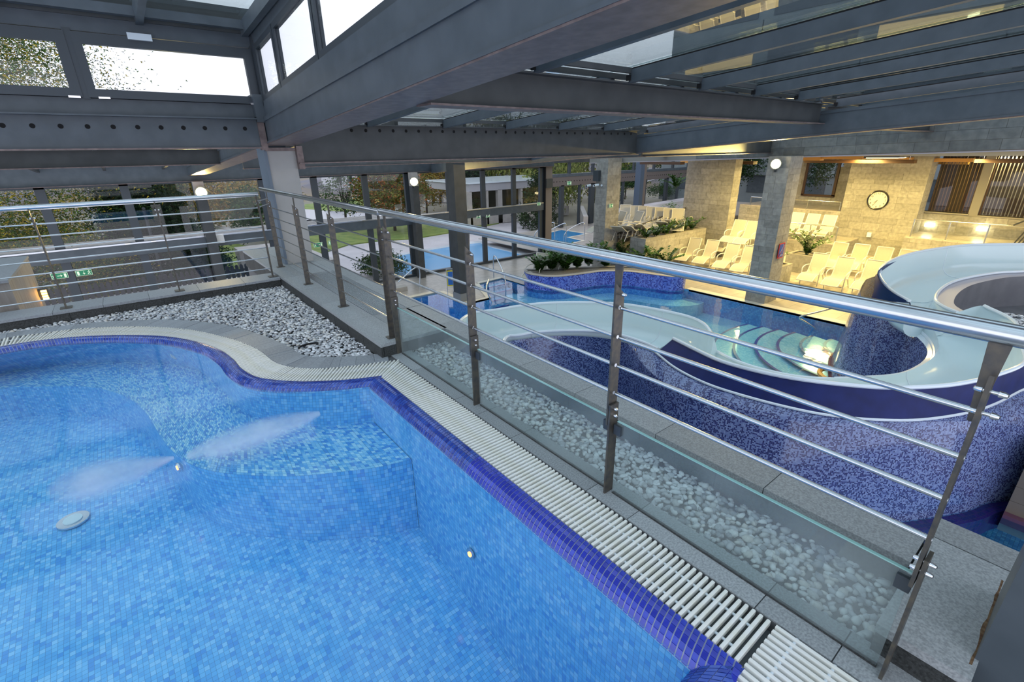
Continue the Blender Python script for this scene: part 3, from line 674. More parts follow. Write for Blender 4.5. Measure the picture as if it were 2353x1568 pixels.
cross(2.08, 9.5, 7.5, 1.49, 1.99, .22, 'dark perforated beam across the middle bay', True, 1.93, hx=2.245)
cross(9.75, 16, 7.5, 1.44, 1.95, .22, 'dark beam continuing past the second girder', True, 1.90, hx=9.9)
cross(2.07, 9.5, 3.75, 1.95, 2.24, .24, 'dark grey cross beam carrying the skylight joists')
cross(9.75, 16.6, 3.75, 1.90, 2.22, .24, 'dark cross beam stub running to the stone lintel')
cross(-4.5, 1.68, 11.25, 1.46, 1.74, .2, 'dark cross beam behind the perforated beam')
cross(2.07, 16, 11.25, 1.36, 1.66, .2, 'dark cross beam over the hall pool', m='steel')
cross(2.07, 9.5, -.1, 2.22, 2.5, .22, 'cross beam over the photographer')
cross(9.75, 17.5, -.1, 2.22, 2.5, .22, 'cross beam beyond the second girder near the camera')
cross(-4.5, 16, 17.2, .95, 1.50, .3, 'deep dark steel header above the glass front', m='steel')
# joists and roof glass of the bays
for bx, xs in enumerate(([3.15, 4.44, 5.73, 7.02, 8.31], [10.9, 12.18, 13.47, 14.75, 16.05])):
    for x in [2.10 if bx == 0 else 9.8]+xs:
        for (ya, yb_) in ((7.42, 3.87), (3.63, 0.0), (-.2, -2.4)):
            o = .0; zz = lambda y: zg(y)-.135-(.0 if bx == 0 else .03)
            root = MB().hexa([(x-.03, yb_, zz(yb_)), (x+.03, yb_, zz(yb_)), (x+.03, ya, zz(ya)), (x-.03, ya, zz(ya))], [(x-.03, yb_, zz(yb_)+.12), (x+.03, yb_, zz(yb_)+.12), (x+.03, ya, zz(ya)+.12), (x-.03, ya, zz(ya)+.12)]).build('roof_joist', 'steel', None, kind='structure', label='grey skylight joist')
            MB().hexa([(x-.02, yb_, zz(yb_)+.12), (x+.02, yb_, zz(yb_)+.12), (x+.02, ya, zz(ya)+.12), (x-.02, ya, zz(ya)+.12)], [(x-.02, yb_, zz(yb_)+.135), (x+.02, yb_, zz(yb_)+.135), (x+.02, ya, zz(ya)+.135), (x-.02, ya, zz(ya)+.135)]).build('rubber_seal', 'hole', root)
            if ya > 3: MB().box(x-.05, x-.03, ya-.03, ya+.02, zz(ya)+.02, zz(ya)+.07).build('joist_bolt', 'hole', root)
def roof_glass(x0, x1, ya, yb_, dz=0., m='glass_roof', nm='skylight_pane', label='pale green skylight pane'):
    MB().hexa([(x0, yb_, zg(yb_)+dz), (x1, yb_, zg(yb_)+dz), (x1, ya, zg(ya)+dz), (x0, ya, zg(ya)+dz)], [(x0, yb_, zg(yb_)+dz+.02), (x1, yb_, zg(yb_)+dz+.02), (x1, ya, zg(ya)+dz+.02), (x0, ya, zg(ya)+dz+.02)]).build(nm, m, None, kind='structure', label=label)
gx = [2.1, 3.15, 4.44, 5.73, 7.02, 8.31, 9.5]; gx2 = [9.8, 10.9, 12.18, 13.47, 14.75, 16.05]
for g in (gx, gx2):
    for a, b in zip(g, g[1:]):
        for ya, yb_ in ((7.5, 3.75), (3.75, -.1), (-.1, -2.5)): roof_glass(a+.01, b-.01, ya, yb_, .005)
    for y in (7.40, 3.87, 3.62, .02): MB().box(g[0], g[-1], y-.02, y+.02, zg(y)-.05, zg(y)).build('glazing_bar', 'steel_dark', None, kind='structure')
# low roof between the perforated beam and the glass front: glazed too, with joists
for i in range(13):
    x = -4+i*1.285
    if abs(x-1.88) < .3: continue
    for ya, yb_ in ((17.1, 11.4), (11.1, 7.65)):
        zz = lambda y: zg(y)-.12
        MB().hexa([(x-.03, yb_, zz(yb_)), (x+.03, yb_, zz(yb_)), (x+.03, ya, zz(ya)), (x-.03, ya, zz(ya))], [(x-.03, yb_, zz(yb_)+.12), (x+.03, yb_, zz(yb_)+.12), (x+.03, ya, zz(ya)+.12), (x-.03, ya, zz(ya)+.12)]).build('roof_joist', 'steel_dark', None, kind='structure', label='dark joist of the low roof')
for a, b in ((-4.5, 1.7), (2.05, 9.5), (9.75, 16.0)): roof_glass(a, b, 17.4, 7.55, .0)
# raised skylight over the upper pool: ribbon windows on two sides and a glass lid
YW = 7.36
ws = thing('window_ribbon', 'high ribbon window of the raised skylight above the perforated beam', 'window', (0, YW, 2.2), kind='structure')
MB().box(-4.5, 1.72, YW, YW+.05, 2.03, 2.21).build('sill_panel', 'steel', ws)
MB().box(-4.5, 1.72, YW-.02, YW+.05, 2.84, 3.02).build('head_panel', 'steel', ws); MB().box(-4.5, 1.8, YW-.04, YW+.16, 2.98, 3.25).build('head_panel', 'steel_dark', ws)
MB().box(-4.5, 1.78, YW+.03, YW+.05, 2.2, 2.24).build('frame_rail', 'alu', ws)
for xm in (-4.5, -2.1, -.06, 1.69): MB().box(xm, xm+(.07 if xm < 1.5 else .10), YW-.03, YW+.05, 2.2, 2.86).build('frame_mullion', 'alu', ws)
for x0, x1 in ((-4.3, -2.05), (-1.98, .0-.05), (.0, 1.70)):
    fr = MB(); a, b, c, d = x0+.09 if x0 < 0 else x0+.075, x1-.09, 2.30, 2.725
    fr.box(x0, x1, YW-.04, YW+.03, 2.215, c); fr.box(x0, x1, YW-.04, YW+.03, d, 2.83); fr.box(x0, a, YW-.04, YW+.03, c, d); fr.box(b, x1, YW-.04, YW+.03, c, d)
    f = fr.build('window_frame', 'alu', ws); MB().box(a, b, YW-.01, YW, c, d).build('window_pane', 'glass', f)
    for xx in (x0+.08, x1-.12): MB().box(xx, xx+.1, YW-.055, YW-.04, 2.205, 2.225).build('hinge', 'chrome', f)
MB().box(.48, .70, YW-.075, YW-.035, 2.80, 2.865).build('window_motor', 'flume_rim', ws)
cl = thing('window_clerestory', 'clerestory windows standing on the great girder', 'window', (1.74, 3, 2.3), kind='structure')
XC = 1.74
def zc(y): return 2.25+.072*(7.12-y)
def slab(x0, x1, ya, yb_, za, zt, nm, m, par=cl): return MB().hexa([(x0, yb_, zc(yb_)+za), (x1, yb_, zc(yb_)+za), (x1, ya, zc(ya)+za), (x0, ya, zc(ya)+za)], [(x0, yb_, zc(yb_)+zt), (x1, yb_, zc(yb_)+zt), (x1, ya, zc(ya)+zt), (x0, ya, zc(ya)+zt)]).build(nm, m, par)
slab(XC-.03, XC+.1, 7.3, -2.4, -.25, 0, 'curb_plate', 'steel'); slab(XC-.03, XC+.05, 7.42, 7.22, -.05, .75, 'corner_stile', 'alu'); slab(XC-.02, XC+.08, 7.3, -2.4, .62, .80, 'head_rail', 'steel')
yy = [7.25, 6.35, 5.0, 3.3, 1.6, -.1, -1.8]
for a, b in zip(yy, yy[1:]):
    f = slab(XC-.02, XC+.04, a-.01, a-.07, 0, .62, 'window_frame', 'alu'); slab(XC-.02, XC+.04, b+.07, b+.01, 0, .62, 'frame_stile', 'alu', f); slab(XC-.02, XC+.04, a-.07, b+.07, 0, .06, 'frame_rail', 'alu', f); slab(XC-.02, XC+.04, a-.07, b+.07, .56, .62, 'frame_rail', 'alu', f)
    slab(XC, XC+.012, a-.07, b+.07, .06, .56, 'window_pane', 'glass', f)
# glass lid of the raised skylight with steel ribs
for x in (-4.2, -3.0, -1.8, -.55, .62, 1.66): MB().beam((x, 7.4, 3.02), (x, -2.4, 3.55), .07, .14).build('roof_joist', 'steel', None, kind='structure', label='rib of the raised skylight')
for y in (7.2, 5.6, 4.0, 2.4, .8): MB().box(-4.3, 1.75, y-.05, y+.05, 3.02+.054*(7.4-y)-.03, 3.02+.054*(7.4-y)+.06).build('glazing_bar', 'steel', None, kind='structure')
MB().hexa([(-4.5, -2.4, 3.62), (1.8, -2.4, 3.62), (1.8, 7.5, 3.12), (-4.5, 7.5, 3.12)], [(-4.5, -2.4, 3.64), (1.8, -2.4, 3.64), (1.8, 7.5, 3.14), (-4.5, 7.5, 3.14)]).build('skylight_pane', 'glass_roof', None, kind='structure', label='glass lid over the upper pool')
MB().box(1.60, 1.74, 7.24, 7.5, 2.0, 2.32).build('corner_gusset', 'steel', None, kind='structure')
# columns
cc = thing('support_column', 'pale concrete column with a blue steel edge at the railing corner', 'column', (1.88, 7.7, .12))
MB().box(1.70, 2.07, 7.50, 7.88, .12, 1.68).build('column_shaft', mat('painted_column', (.46, .455, .44), .6, col2=(.40, .40, .39), nscale=2.5, bump=.05), cc)
MB().box(1.665, 1.70, 7.48, 7.9, .12, 2.05).build('steel_edge', mat('blue_grey_edge', (.14, .19, .25), .4), cc)
MB().box(1.60, 1.68, 7.26, 7.34, 1.67, 2.06).build('weld_plate', 'soffit', cc); MB().box(2.07, 2.15, 7.42, 7.5, 1.42, 1.72).build('weld_plate', 'soffit', cc); MB().box(1.68, 2.10, 7.46, 7.9, 1.66, 1.70).build('cap_plate', 'soffit', cc)
MB().box(1.735, 2.1, -.50, -.075, -3, 2.3).build('support_column', 'steel', None, label='grey blue steel column at the end of the railing', cat='column')
dc = thing('support_column', 'dark steel column standing in the pool corner beside the yellow signs', 'column', (8.22, 13.22, -3))
MB().box(8.02, 8.43, 13.0, 13.42, -2.72, 1.36).build('column_shaft', 'steel_dark', dc); MB().box(8.0, 8.45, 12.98, 13.44, -3, -2.72).build('column_base', mat('grey_column_base', (.22, .22, .21), .5), dc)
# ================================================================== LOWER HALL
F0 = -3.0
M['deck'] = mat('hall_stone_floor', (.36, .33, .30), .32, col2=(.44, .41, .37), nscale=5, bump=.02)
def brickify(m, sx, sy, dark):
    t = m.node_tree; b = t.nodes['Principled BSDF']; N = t.nodes.new; br = N('ShaderNodeTexBrick'); tc_ = N('ShaderNodeTexCoord')
    br.inputs['Scale'].default_value = 1; br.inputs['Brick Width'].default_value = sx; br.inputs['Row Height'].default_value = sy; br.inputs['Mortar Size'].default_value = .012; br.inputs['Mortar Smooth'].default_value = .4
    br.inputs['Color1'].default_value = (1, 1, 1, 1); br.inputs['Color2'].default_value = (.88, .88, .88, 1); br.inputs['Mortar'].default_value = (dark, dark, dark, 1)
    t.links.new(tc_.outputs['Object'], br.inputs['Vector']); mx_ = N('ShaderNodeMixRGB'); mx_.blend_type = 'MULTIPLY'; mx_.inputs[0].default_value = 1
    l = b.inputs['Base Color'].links
    if l: t.links.new(l[0].from_socket, mx_.inputs[1])
    t.links.new(br.outputs[0], mx_.inputs[2]); t.links.new(mx_.outputs[0], b.inputs['Base Color']); return m
brickify(M['deck'], .9, .45, .6)
M['stone'] = per_object(mat('sandstone_facing_block', (.24, .235, .215), .75, col2=(.33, .32, .29), nscale=9, bump=.3), .16)
M['stone_core'] = mat('stone_joint', (.27, .26, .235), .9)
M['coping2'] = mat('cream_pool_coping', (.62, .58, .48), .4)
M['tile2'] = mosaic('hall_pool_mosaic', [(.08, .32, .70), (.12, .40, .78), (.16, .48, .82), (.07, .27, .62)], [0, .3, .6, .85], .05, (.05, .15, .35), .08)
M['tile3'] = mosaic('pale_hall_pool_mosaic', [(.46, .66, .76), (.54, .72, .80), (.38, .60, .74)], [0, .4, .75], .05, (.14, .38, .60), .08)  # pale tile, whitened further in place of the hall's reflection on the water
M['navytile'] = mat('violet_step_nosing', (.05, .04, .30), .3)
# pool outline (walls down to the pool floor)
PLANT_B = [(11.01,13.33),(10.86,12.89),(11.03,12.27),(11.50,11.86),(12.16,11.66),(13.06,11.43),(13.58,11.05),(13.90,10.52),(14.08,9.89),(14.29,9.32),(14.62,9.10),(14.85,9.12)]
pb = smooth_line(PLANT_B, 6)
POOL2 = [(2.4,14.55),(8.13,14.61),(8.12,12.80),(9.1,12.80),(9.85,14.61),(11.01,14.7)]+[(p.x, p.y) for p in pb]+[(14.93,9.0),(14.93,-3.5),(2.4,-3.5)]
p2 = thing('swimming_pool', 'large blue hall pool winding round the mosaic planter below the railing', 'swimming pool', (9, 8, -4))
ring = [Vector((*p, 0)) for p in POOL2]+[Vector((*POOL2[0], 0))]
mb = MB(); mb.strip([Vector((p.x, p.y, -4.3)) for p in ring], [Vector((p.x, p.y, -3.0)) for p in ring], v0=0, v1=1.3); mb.build('basin_wall', 'tile2', p2)
mb = MB(); mb.face([(2.3, -3.5, -4.1), (15, -3.5, -4.1), (15, 15, -4.1), (2.3, 15, -4.1)], [(2.3, -3.5), (15, -3.5), (15, 15), (2.3, 15)]); mb.build('basin_floor', 'tile2', p2)
mb = MB(); mb.face([(10.5, -3.5, -3.75), (15, -3.5, -3.62), (15, 8.4, -3.70), (10.8, 8.8, -4.09)], [(0, 0), (4, 0), (4, 12), (0, 12)]); mb.build('shallow_floor', 'tile3', p2)
mb = MB(); mb.face([(p.x, p.y, F0-.03) for p in [Vector((*q, 0)) for q in POOL2]]); mb.build('pool_water', 'water2', None, label='still blue water of the large hall pool reflecting the warm hall', cat='water', kind='stuff')
def coping(pts, w, name, par, z=F0):
    P = [Vector((*p, 0)) if len(p) == 2 else Vector(p) for p in pts]; 
    a = [Vector((p.x, p.y)) for p in P]; A = offs(a, w); mb = MB(); mb.strip(z3(a, z+.012), z3(A, z+.012)); mb.strip(z3(a, z-.06), z3(a, z+.012)); return mb.build(name, 'coping2', par)
coping([(2.4,14.55),(8.13,14.61)], .22, 'pool_coping', p2); coping([(8.13,14.61),(8.12,12.80),(9.1,12.80),(9.85,14.61)], .18, 'pool_coping', p2); coping([(9.85,14.61),(11.01,14.7)], .2, 'pool_coping', p2); coping([(14.93,9.1),(14.93,-3.5)], .3, 'pool_coping', p2)
# shelf under water following the planter
sh = offs([Vector(p) for p in [(q.x, q.y) for q in pb]], -.75); mb = MB(); mb.strip(z3([(q.x, q.y) for q in pb], -3.32), z3(sh, -3.32)); mb.strip(z3(sh, -4.1), z3(sh, -3.32)); mb.build('bench_shelf', 'tile3', p2)
# stairs down from the far corner, dark nosings
for i in range(6):
    s = i*.33; z = -3.1-i*.15; a = Vector((9.0, 14.55-s*1.05)); b = Vector((10.9, 14.6-s*1.05)) 
    MB().box(a.x-.3, b.x, a.y-.33, a.y, -4.2, z).build('pool_step', 'tile3', p2); MB().box(a.x-.3, b.x, a.y-.35, a.y-.29, z-.02, z+.006).build('step_nosing', 'navytile', p2)
# round steps by the slide tower, violet nosings
CX, CY = 13.6, 3.1
for i in range(6):
    r = 1.0+i*.52; z = -3.12-i*.08; mb = MB(); arc = [PI*(.42+.62*j/24) for j in range(25)]
    mb.face([(CX, CY, z)]+[(CX+r*math.cos(a), CY+r*math.sin(a), z) for a in arc], [(0, 0)]+[(r*math.cos(a), r*math.sin(a)) for a in arc]); mb.build('round_step', 'tile3', p2)
    mb = MB(); mb.strip([Vector((CX+r*math.cos(a), CY+r*math.sin(a), z+.004)) for a in arc], [Vector((CX+(r-.07)*math.cos(a), CY+(r-.07)*math.sin(a), z+.004)) for a in arc]); mb.build('step_nosing', 'navytile', p2)
M['uwlamp'] = mat('underwater_lamp', (1, .85, .6), .3, emit=(1, .82, .5, 14))
for px, py in ((1250, 695), (1412, 683), (1512, 697)):
    p = onZ(px, py, -3.55); MB().disc(p, .07, (-.5, -.6, .6), .02, 14).build('underwater_lamp', 'uwlamp', p2)
# floor of the hall: four slabs round the pool, one material, the stone continues everywhere
fl = thing('floor', 'pale stone floor of the lower hall', 'floor', (0, 0, F0), kind='structure')
def slabp(poly, z0=F0-.028, z1=F0, m='deck', nm='floor_slab', par=None): return MB().prism(poly, z0, z1).build(nm, m, par or fl)
slabp([(-5, 14.55), (8.13, 14.61), (8.12, 12.80), (9.1, 12.80), (9.85, 14.61), (11.01, 14.7), (11.01, 13.33), (14.93, 13.33), (14.93, 17.4), (15.6, 17.4), (15.6, 23), (12, 23), (12, 17.4), (-5, 17.4)][::-1] if False else [(-5, 14.57), (8.13, 14.61), (8.12, 17.4), (-5, 17.4)])
slabp([(8.12, 12.80), (9.1, 12.80), (9.85, 14.61), (8.12, 14.61)]); slabp([(8.12, 14.61), (9.85, 14.61), (11.01, 14.7), (11.01, 17.4), (8.12, 17.4)])
slabp([(11.01, 13.33), (15.6, 13.33), (15.6, 17.4), (11.01, 17.4)]); slabp([(14.93, 9.0), (30, 9.0), (30, 13.33), (14.93, 13.33)]); slabp([(14.93, -6), (30, -6), (30, 9.0), (14.93, 9.0)]); slabp([(15.6, 13.33), (34, 13.33), (34, 23), (15.6, 23)])
# planter island with wavy mosaic wall
pi_ = thing('mosaic_planter', 'wavy blue mosaic planter full of glossy dark green shrubs', 'planter', (12.5, 11.5, F0))
back = [(15.0, 9.5), (15.0, 10.6), (14.4, 11.6), (13.2, 12.4), (12.0, 13.0), (11.3, 13.7)]
cb_ = Vector((13.2, 11.2)); top = [Vector((p.x+.02, p.y+.02)) for p in pb]
mb = MB(); mb.strip(z3(pb, -3.1), z3(pb, -2.50), v0=0, v1=.6); allb = [Vector(p) for p in [(pb[-1].x, pb[-1].y)]+back+[(pb[0].x, pb[0].y)]]; mb.strip(z3(allb, -3.1), z3(allb, -2.5), v0=0, v1=.6); mb.build('mosaic_wall', mosaic('planter_mosaic', [(.10,.16,.58),(.03,.04,.26),(.16,.24,.68),(.06,.08,.40)], [0,.35,.55,.82], .04, (.10,.14,.5), .07), pi_)
mb = MB(); mb.strip(z3(pb, -3.12), z3(pb, -3.02)); mb.build('base_tile_band', 'navytile', pi_)
cin = offs(top, .22); mb = MB(); mb.strip(z3([Vector((p.x, p.y)) for p in pb], -2.49), z3(cin, -2.49)); mb.strip(z3(allb, -2.49), z3(offs(allb, .2), -2.49)); mb.build('planter_rim', 'concrete', pi_)
pol = [(p.x, p.y) for p in pb]+back; mb = MB(); mb.face([(x, y, -2.52) for x, y in pol]); mb.build('planter_soil', 'soil', pi_)
def shrub(x, y, z, h, n, seed, label, group=None, spread=.5, leaf=.10, m='plant', name='leafy_shrub', up=.9):
    """arching stems with pairs of glossy leaves"""
    rr = random.Random(seed); st = MB(); lf = MB(); root = thing(name, label, 'plant', (x, y, z), group)
    for i in range(n):
        a = rr.uniform(0, 6.28); ln = h*rr.uniform(.6, 1.1); lean = rr.uniform(.15, spread); dx, dy = math.cos(a), math.sin(a); pts = []
        for k in range(6): t = k/5; pts.append(Vector((x+dx*lean*t*t*h*1.2+dx*.04, y+dy*lean*t*t*h*1.2+dy*.04, z+ln*t*(1-.25*lean*t))))
        st.tube(pts, [.008-.001*k for k in range(6)], 4, caps=False)
        for k in range(2, 15):
            t = k/14; q = pts[min(4, int(t*5))].lerp(pts[min(5, int(t*5)+1)], t*5-int(t*5) if t < 1 else 1)
            for s in (-1, 1):
                b = a+s*rr.uniform(.9, 1.5); L = leaf*rr.uniform(.7, 1.2); d = Vector((math.cos(b), math.sin(b), rr.uniform(.1, .7))).normalized(); w = Vector((-d.y, d.x, rr.uniform(-.3, .3))).normalized()*L*.28
                lf.face([q, q+d*L*.5+w, q+d*L, q+d*L*.5-w])
    st.build('stem', mat_stem, root); lf.build('foliage', m, root, kind='stuff'); return root
mat_stem = mat('green_stem', (.06, .10, .03), .6)
SH = ['at the pool stairs end', 'second from the stairs end', 'third from the stairs end', 'in the middle of the bend', 'just past the bend', 'before the fern fronds', 'beside the fern fronds', 'at the pillar end', 'behind the second shrub', 'behind the middle shrubs', 'behind the bend']
for i, (px, py, hh, nn) in enumerate([(1240, 624, .6, 18), (1268, 620, .7, 20), (1298, 620, .75, 22), (1326, 616, .8, 24), (1352, 610, .8, 24), (1390, 612, .6, 16), (1262, 610, .7, 16), (1312, 604, .8, 18), (1375, 600, .75, 16)]):
    p = onZ(px, py, -2.5); shrub(p.x, p.y, -2.52, hh, nn, 40+i, 'glossy dark shrub in the wavy mosaic planter, '+SH[i], None, .6, .17)
for i, (px, py) in enumerate([(1430, 572), (1472, 585), (1500, 590), (1532, 592)]):
    p = onZ(px, py+14, -2.5); shrub(p.x, p.y, -2.52, .62, 9, 60+i, 'spiky palm like fern in the mosaic planter, '+('nearest the stairs', 'second toward the pillar', 'third toward the pillar', 'nearest the grey pillar')[i], None, 1.1, .16, name='fern')
# pillars of sawn stone
def pillar(x, y0, y1, label, top=1.36, x1=None):
    x1 = x1 or x+.80; r = thing('stone_pillar', label, 'pillar', ((x+x1)/2, (y0+y1)/2, F0)); MB().box(x+.02, x1-.0, y0+.02, y1, F0, top).build('pillar_core', 'stone_core', r)
    stone_wall(r, (x+.02, y0, 0), (0, 1, 0), y1-y0, F0, top, .21, .22, .5, (-1, 0, 0), 'stone', int(x*7+y0), .02); stone_wall(r, (x, y0+.02, 0), (1, 0, 0), x1-x, F0, top, .21, .22, .5, (0, -1, 0), 'stone', int(x*9+y0), .02); return r
pillar(15.15, 6.48, 7.11, 'stone clad pillar with a no diving sign and bright spotlight, beside the pool edge')
pl2 = pillar(15.15, 13.2, 13.8, 'stone clad pillar carrying two small cameras and a loudspeaker near the mosaic planter')
for (px, py), s in (((1374, 404), 'grey metal speaker box fixed high on the stone pillar'),): 
    p = onX(px, py, 15.13); MB().box(15.0, 15.13, p.y-.14, p.y+.14, p.z-.2, p.z+.2).build('wall_speaker', 'alu', None, label=s, cat='speaker')
for i, (px, py) in enumerate([(1358, 427), (1376, 426)]):
    p = onX(px, py, 15.1); t = thing('security_camera', ('small white security camera on the far edge of the pillar', 'small white security camera on the middle of the pillar face')[i], 'camera', p); MB().tube([p+Vector((-.2, .05, 0)), p+Vector((-.02, 0, .02))], .045, 10).build('camera_body', 'flume_rim', t, True); MB().disc(p+Vector((-.2, .05, 0)), .035, (-1, .2, 0), .01, 10).build('camera_lens', 'hole', t); MB().tube([p+Vector((.1, -.12, 0)), p+Vector((.02, -.12, 0))], .04, 10).build('camera_mount', 'flume_rim', t, True)
# no-diving sign
sg = thing('warning_sign', 'red framed blue no diving sign on the warm face of the stone pillar', 'sign', (15.57, 6.44, -1.35))
MB().box(15.38, 15.74, 6.44, 6.455, -1.58, -1.12).build('sign_frame', mat('sign_red', (.6, .03, .02), .5), sg); MB().box(15.41, 15.71, 6.435, 6.44, -1.55, -1.15).build('sign_face', mat('sign_blue', (.03, .08, .38), .5), sg)
mb = MB(); W_ = 6.431
for a, b in (((15.47, -1.42), (15.56, -1.30)), ((15.56, -1.30), (15.62, -1.22)), ((15.56, -1.30), (15.60, -1.42)), ((15.45, -1.50), (15.67, -1.50)), ((15.47, -1.47), (15.66, -1.47))): mb.beam((a[0], W_, a[1]), (b[0], W_, b[1]), .004, .02, up=(0, 1, 0))
mb.disc((15.64, W_+.004, -1.19), .022, (0, -1, 0), .006, 10); mb.build('sign_symbol', 'flume_rim', sg); MB().beam((15.42, 6.428, -1.54), (15.70, 6.428, -1.16), .004, .018, up=(0, 1, 0)).build('sign_slash', mat('slash_red', (.7, .05, .03), .5), sg)
# bright lamps on top of columns
M['lampglow'] = mat('lamp_glow', (1, .85, .5), .4, emit=(1, .80, .42, 60))
def lamp(p, d, label, pw=90, r=.07):
    t = thing('floodlight', label, 'lamp', p); p = Vector(p); d = Vector(d).normalized(); MB().tube([p-d*.12, p-d*.02], [r*1.0, r*1.25], 16).build('lamp_housing', 'alu', t, True)
    MB().disc(p-d*.018, r, d, .012, 18).build('lamp_lens', 'lampglow', t); MB().beam(p-d*.1+Vector((0, 0, -.02)), p-d*.1+Vector((0, 0, -.22)), .05, .05).build('lamp_bracket', 'alu', t)
    l = bpy.data.lights.new('flood_lamp', 'SPOT'); l.energy = pw*3; l.spot_size = math.radians(150); l.spot_blend = .6; l.color = WARM; l.shadow_soft_size = .06; o = bpy.data.objects.new('flood_lamp', l); COL.objects.link(o); o.location = p+d*.10; o.rotation_euler = d.to_track_quat('-Z', 'Y').to_euler()
lamp((15.02, 6.82, 1.16), (-.9, -.25, .1), 'blazing warm floodlight on the stone pillar by the pool edge', 200, .12)
lamp((1.86, 16.68, .66), (-.1, -1, .1), 'bright warm floodlight on the glass front behind the far railing', 60, .13)
lamp((8.58, 16.68, .64), (-.4, -.9, .1), 'bright warm floodlight on the glass front column above the outdoor pool view', 60, .13)
# lintel of stone over the lounger hall
ln = thing('stone_lintel', 'long grey stone clad lintel above the warm lounger hall', 'lintel', (16, 4, 1.41), kind='structure'); 
MB().box(16.02, 16.6, -6, 15, 1.41, 2.35).build('lintel_core', 'stone_core', ln); stone_wall(ln, (16.02, .6, 0), (0, 1, 0), 9.4, 1.43, 2.33, .23, .45, .95, (-1, 0, 0), per_object(mat('grey_lintel_stone', (.115, .125, .125), .7, col2=(.165, .175, .17), nscale=7, bump=.25), .16), 5, .02, .008)
MB().box(15.99, 16.6, -6, 15, 1.385, 1.412).build('lintel_soffit', mat('pale_soffit', (.42, .38, .42), .5), ln); ln.rotation_euler = (-.027, 0, 0)
# ceiling of the warm hall with hanging wooden baffles and light fittings
ce = thing('ceiling', 'warm lit ceiling of the lounger hall', 'ceiling', (23, 4, 1.5), kind='structure')
MB().box(16.1, 34, -6, 13.5, 1.34, 1.5).build('ceiling_slab', mat('cream_ceiling', (.55, .45, .28), .7), ce)
M['wood_d'] = mat('dark_brown_baffle', (.05, .022, .008), .5); M['wood_l'] = mat('orange_wood_baffle', (.42, .22, .06), .5)
for i, (x, a, b, py, m) in enumerate([(24, 1856, 2107, 371, 'wood_d'), (24, 2244, 2353, 370, 'wood_d'), (26.5, 2107, 2240, 368, 'wood_l'), (22, 1848, 1893, 365, 'wood_l'), (22, 1900, 1990, 362, 'wood_l'), (22, 1480, 1573, 375, 'wood_d'), (24, 1572, 1636, 372, 'wood_l'), (22, 1640, 1740, 374, 'wood_d'), (26, 2010, 2100, 366, 'wood_l'), (28, 2160, 2230, 374, 'wood_l')]):
    p, q = onX(a, py, x), onX(b, py, x); z = (p.z+q.z)/2; t = thing('ceiling_baffle', 'wooden ceiling baffle', 'ceiling panel', (x, (p.y+q.y)/2, z), kind='structure'); MB().box(x-.35, x+.02, q.y, p.y, z-.06, z+.07).build('baffle_board', m, t)
    for yy_ in (q.y+.2, p.y-.2): MB().beam((x-.15, yy_, z+.07), (x-.15, yy_, 1.34), .012, .012).build('hanger_rod', 'chrome', t)
M['lumi'] = mat('luminaire_panel', (1, .9, .6), .5, emit=(1, .84, .45, 9))
for (x, y) in ((18.6, 5.2), (18.6, 9.2), (23.2, 4.2), (23.2, 7.2), (23.4, 10.6), (27.6, 3.6)):
    t = thing('ceiling_light', 'square warm ceiling light', 'lamp', (x, y, 1.3), kind='structure'); MB().box(x-.45, x+.45, y-.45, y+.45, 1.26, 1.34).build('light_frame', 'alu', t); MB().box(x-.4, x+.4, y-.4, y+.4, 1.25, 1.26).build('light_panel', 'lumi', t)
# walls of the warm hall
def wallbox(name, label, x0, x1, y0, y1, z0, z1, faces, seed, course=.25, lm=(.4, 1.0), m='stone', holes=()):
    r = thing(name, label, 'wall', ((x0+x1)/2, (y0+y1)/2, z0), kind='structure')
    if not holes: MB().box(x0+.03, x1, y0+.03, y1, z0, z1).build('wall_core', 'stone_core', r)
    if 'x' in faces: stone_wall(r, (x0+.03, y0, 0), (0, 1, 0), y1-y0, z0, z1, course, *lm, (-1, 0, 0), m, seed, .03, .008, holes=holes)
    if 'y' in faces: stone_wall(r, (x0, y0+.03, 0), (1, 0, 0), x1-x0, z0, z1, course, *lm, (0, -1, 0), m, seed+1, .03, .008)
    return r
wallbox('wall_east', 'broad stone block wall standing free between the loungers', 20.9, 21.5, 11.15, 13.45, F0, 1.34, 'xy', 11)
wallbox('wall_clock', 'stone block wall carrying the round clock', 26, 26.9, 5.66, 8.5, F0, 1.34, 'xy', 13)
# wall with two windows onto the dining room
XW = 27.0
w1 = [onX(2150, 370, XW), onX(2224, 492, XW)]; w2 = [onX(2285, 375, XW), onX(2365, 503, XW)]
def hole_of(w, y0): return (min(w[0].y, w[1].y)-y0, max(w[0].y, w[1].y)-y0)
Y0W = -4
wa = (w1[1].y, w1[0].y, w1[1].z); wb = (w2[1].y-1.4, w2[0].y, w2[1].z)
wr = thing('wall_dining', 'stone block wall with two tall dining room windows', 'wall', (XW, 2, F0), kind='structure')
for y0, y1, z0, z1 in ((-4, wb[0], F0, 1.34), (wb[1], wa[0], F0, 1.34), (wa[1], 5.8, F0, 1.34), (wb[0], wb[1], F0, wb[2]), (wa[0], wa[1], F0, wa[2])): MB().box(XW+.03, XW+.35, y0, y1, z0, z1).build('wall_core', 'stone_core', wr)
stone_wall(wr, (XW+.03, -1, 0), (0, 1, 0), 6.8, -2.4, 1.34, .25, .4, .9, (-1, 0, 0), 'stone', 17, .03, .008, holes=((wa[0]+1-.2, wa[1]+1+.2, wa[2], 2), (wb[0]+1-.2, wb[1]+1+.2, wb[2], 2)))
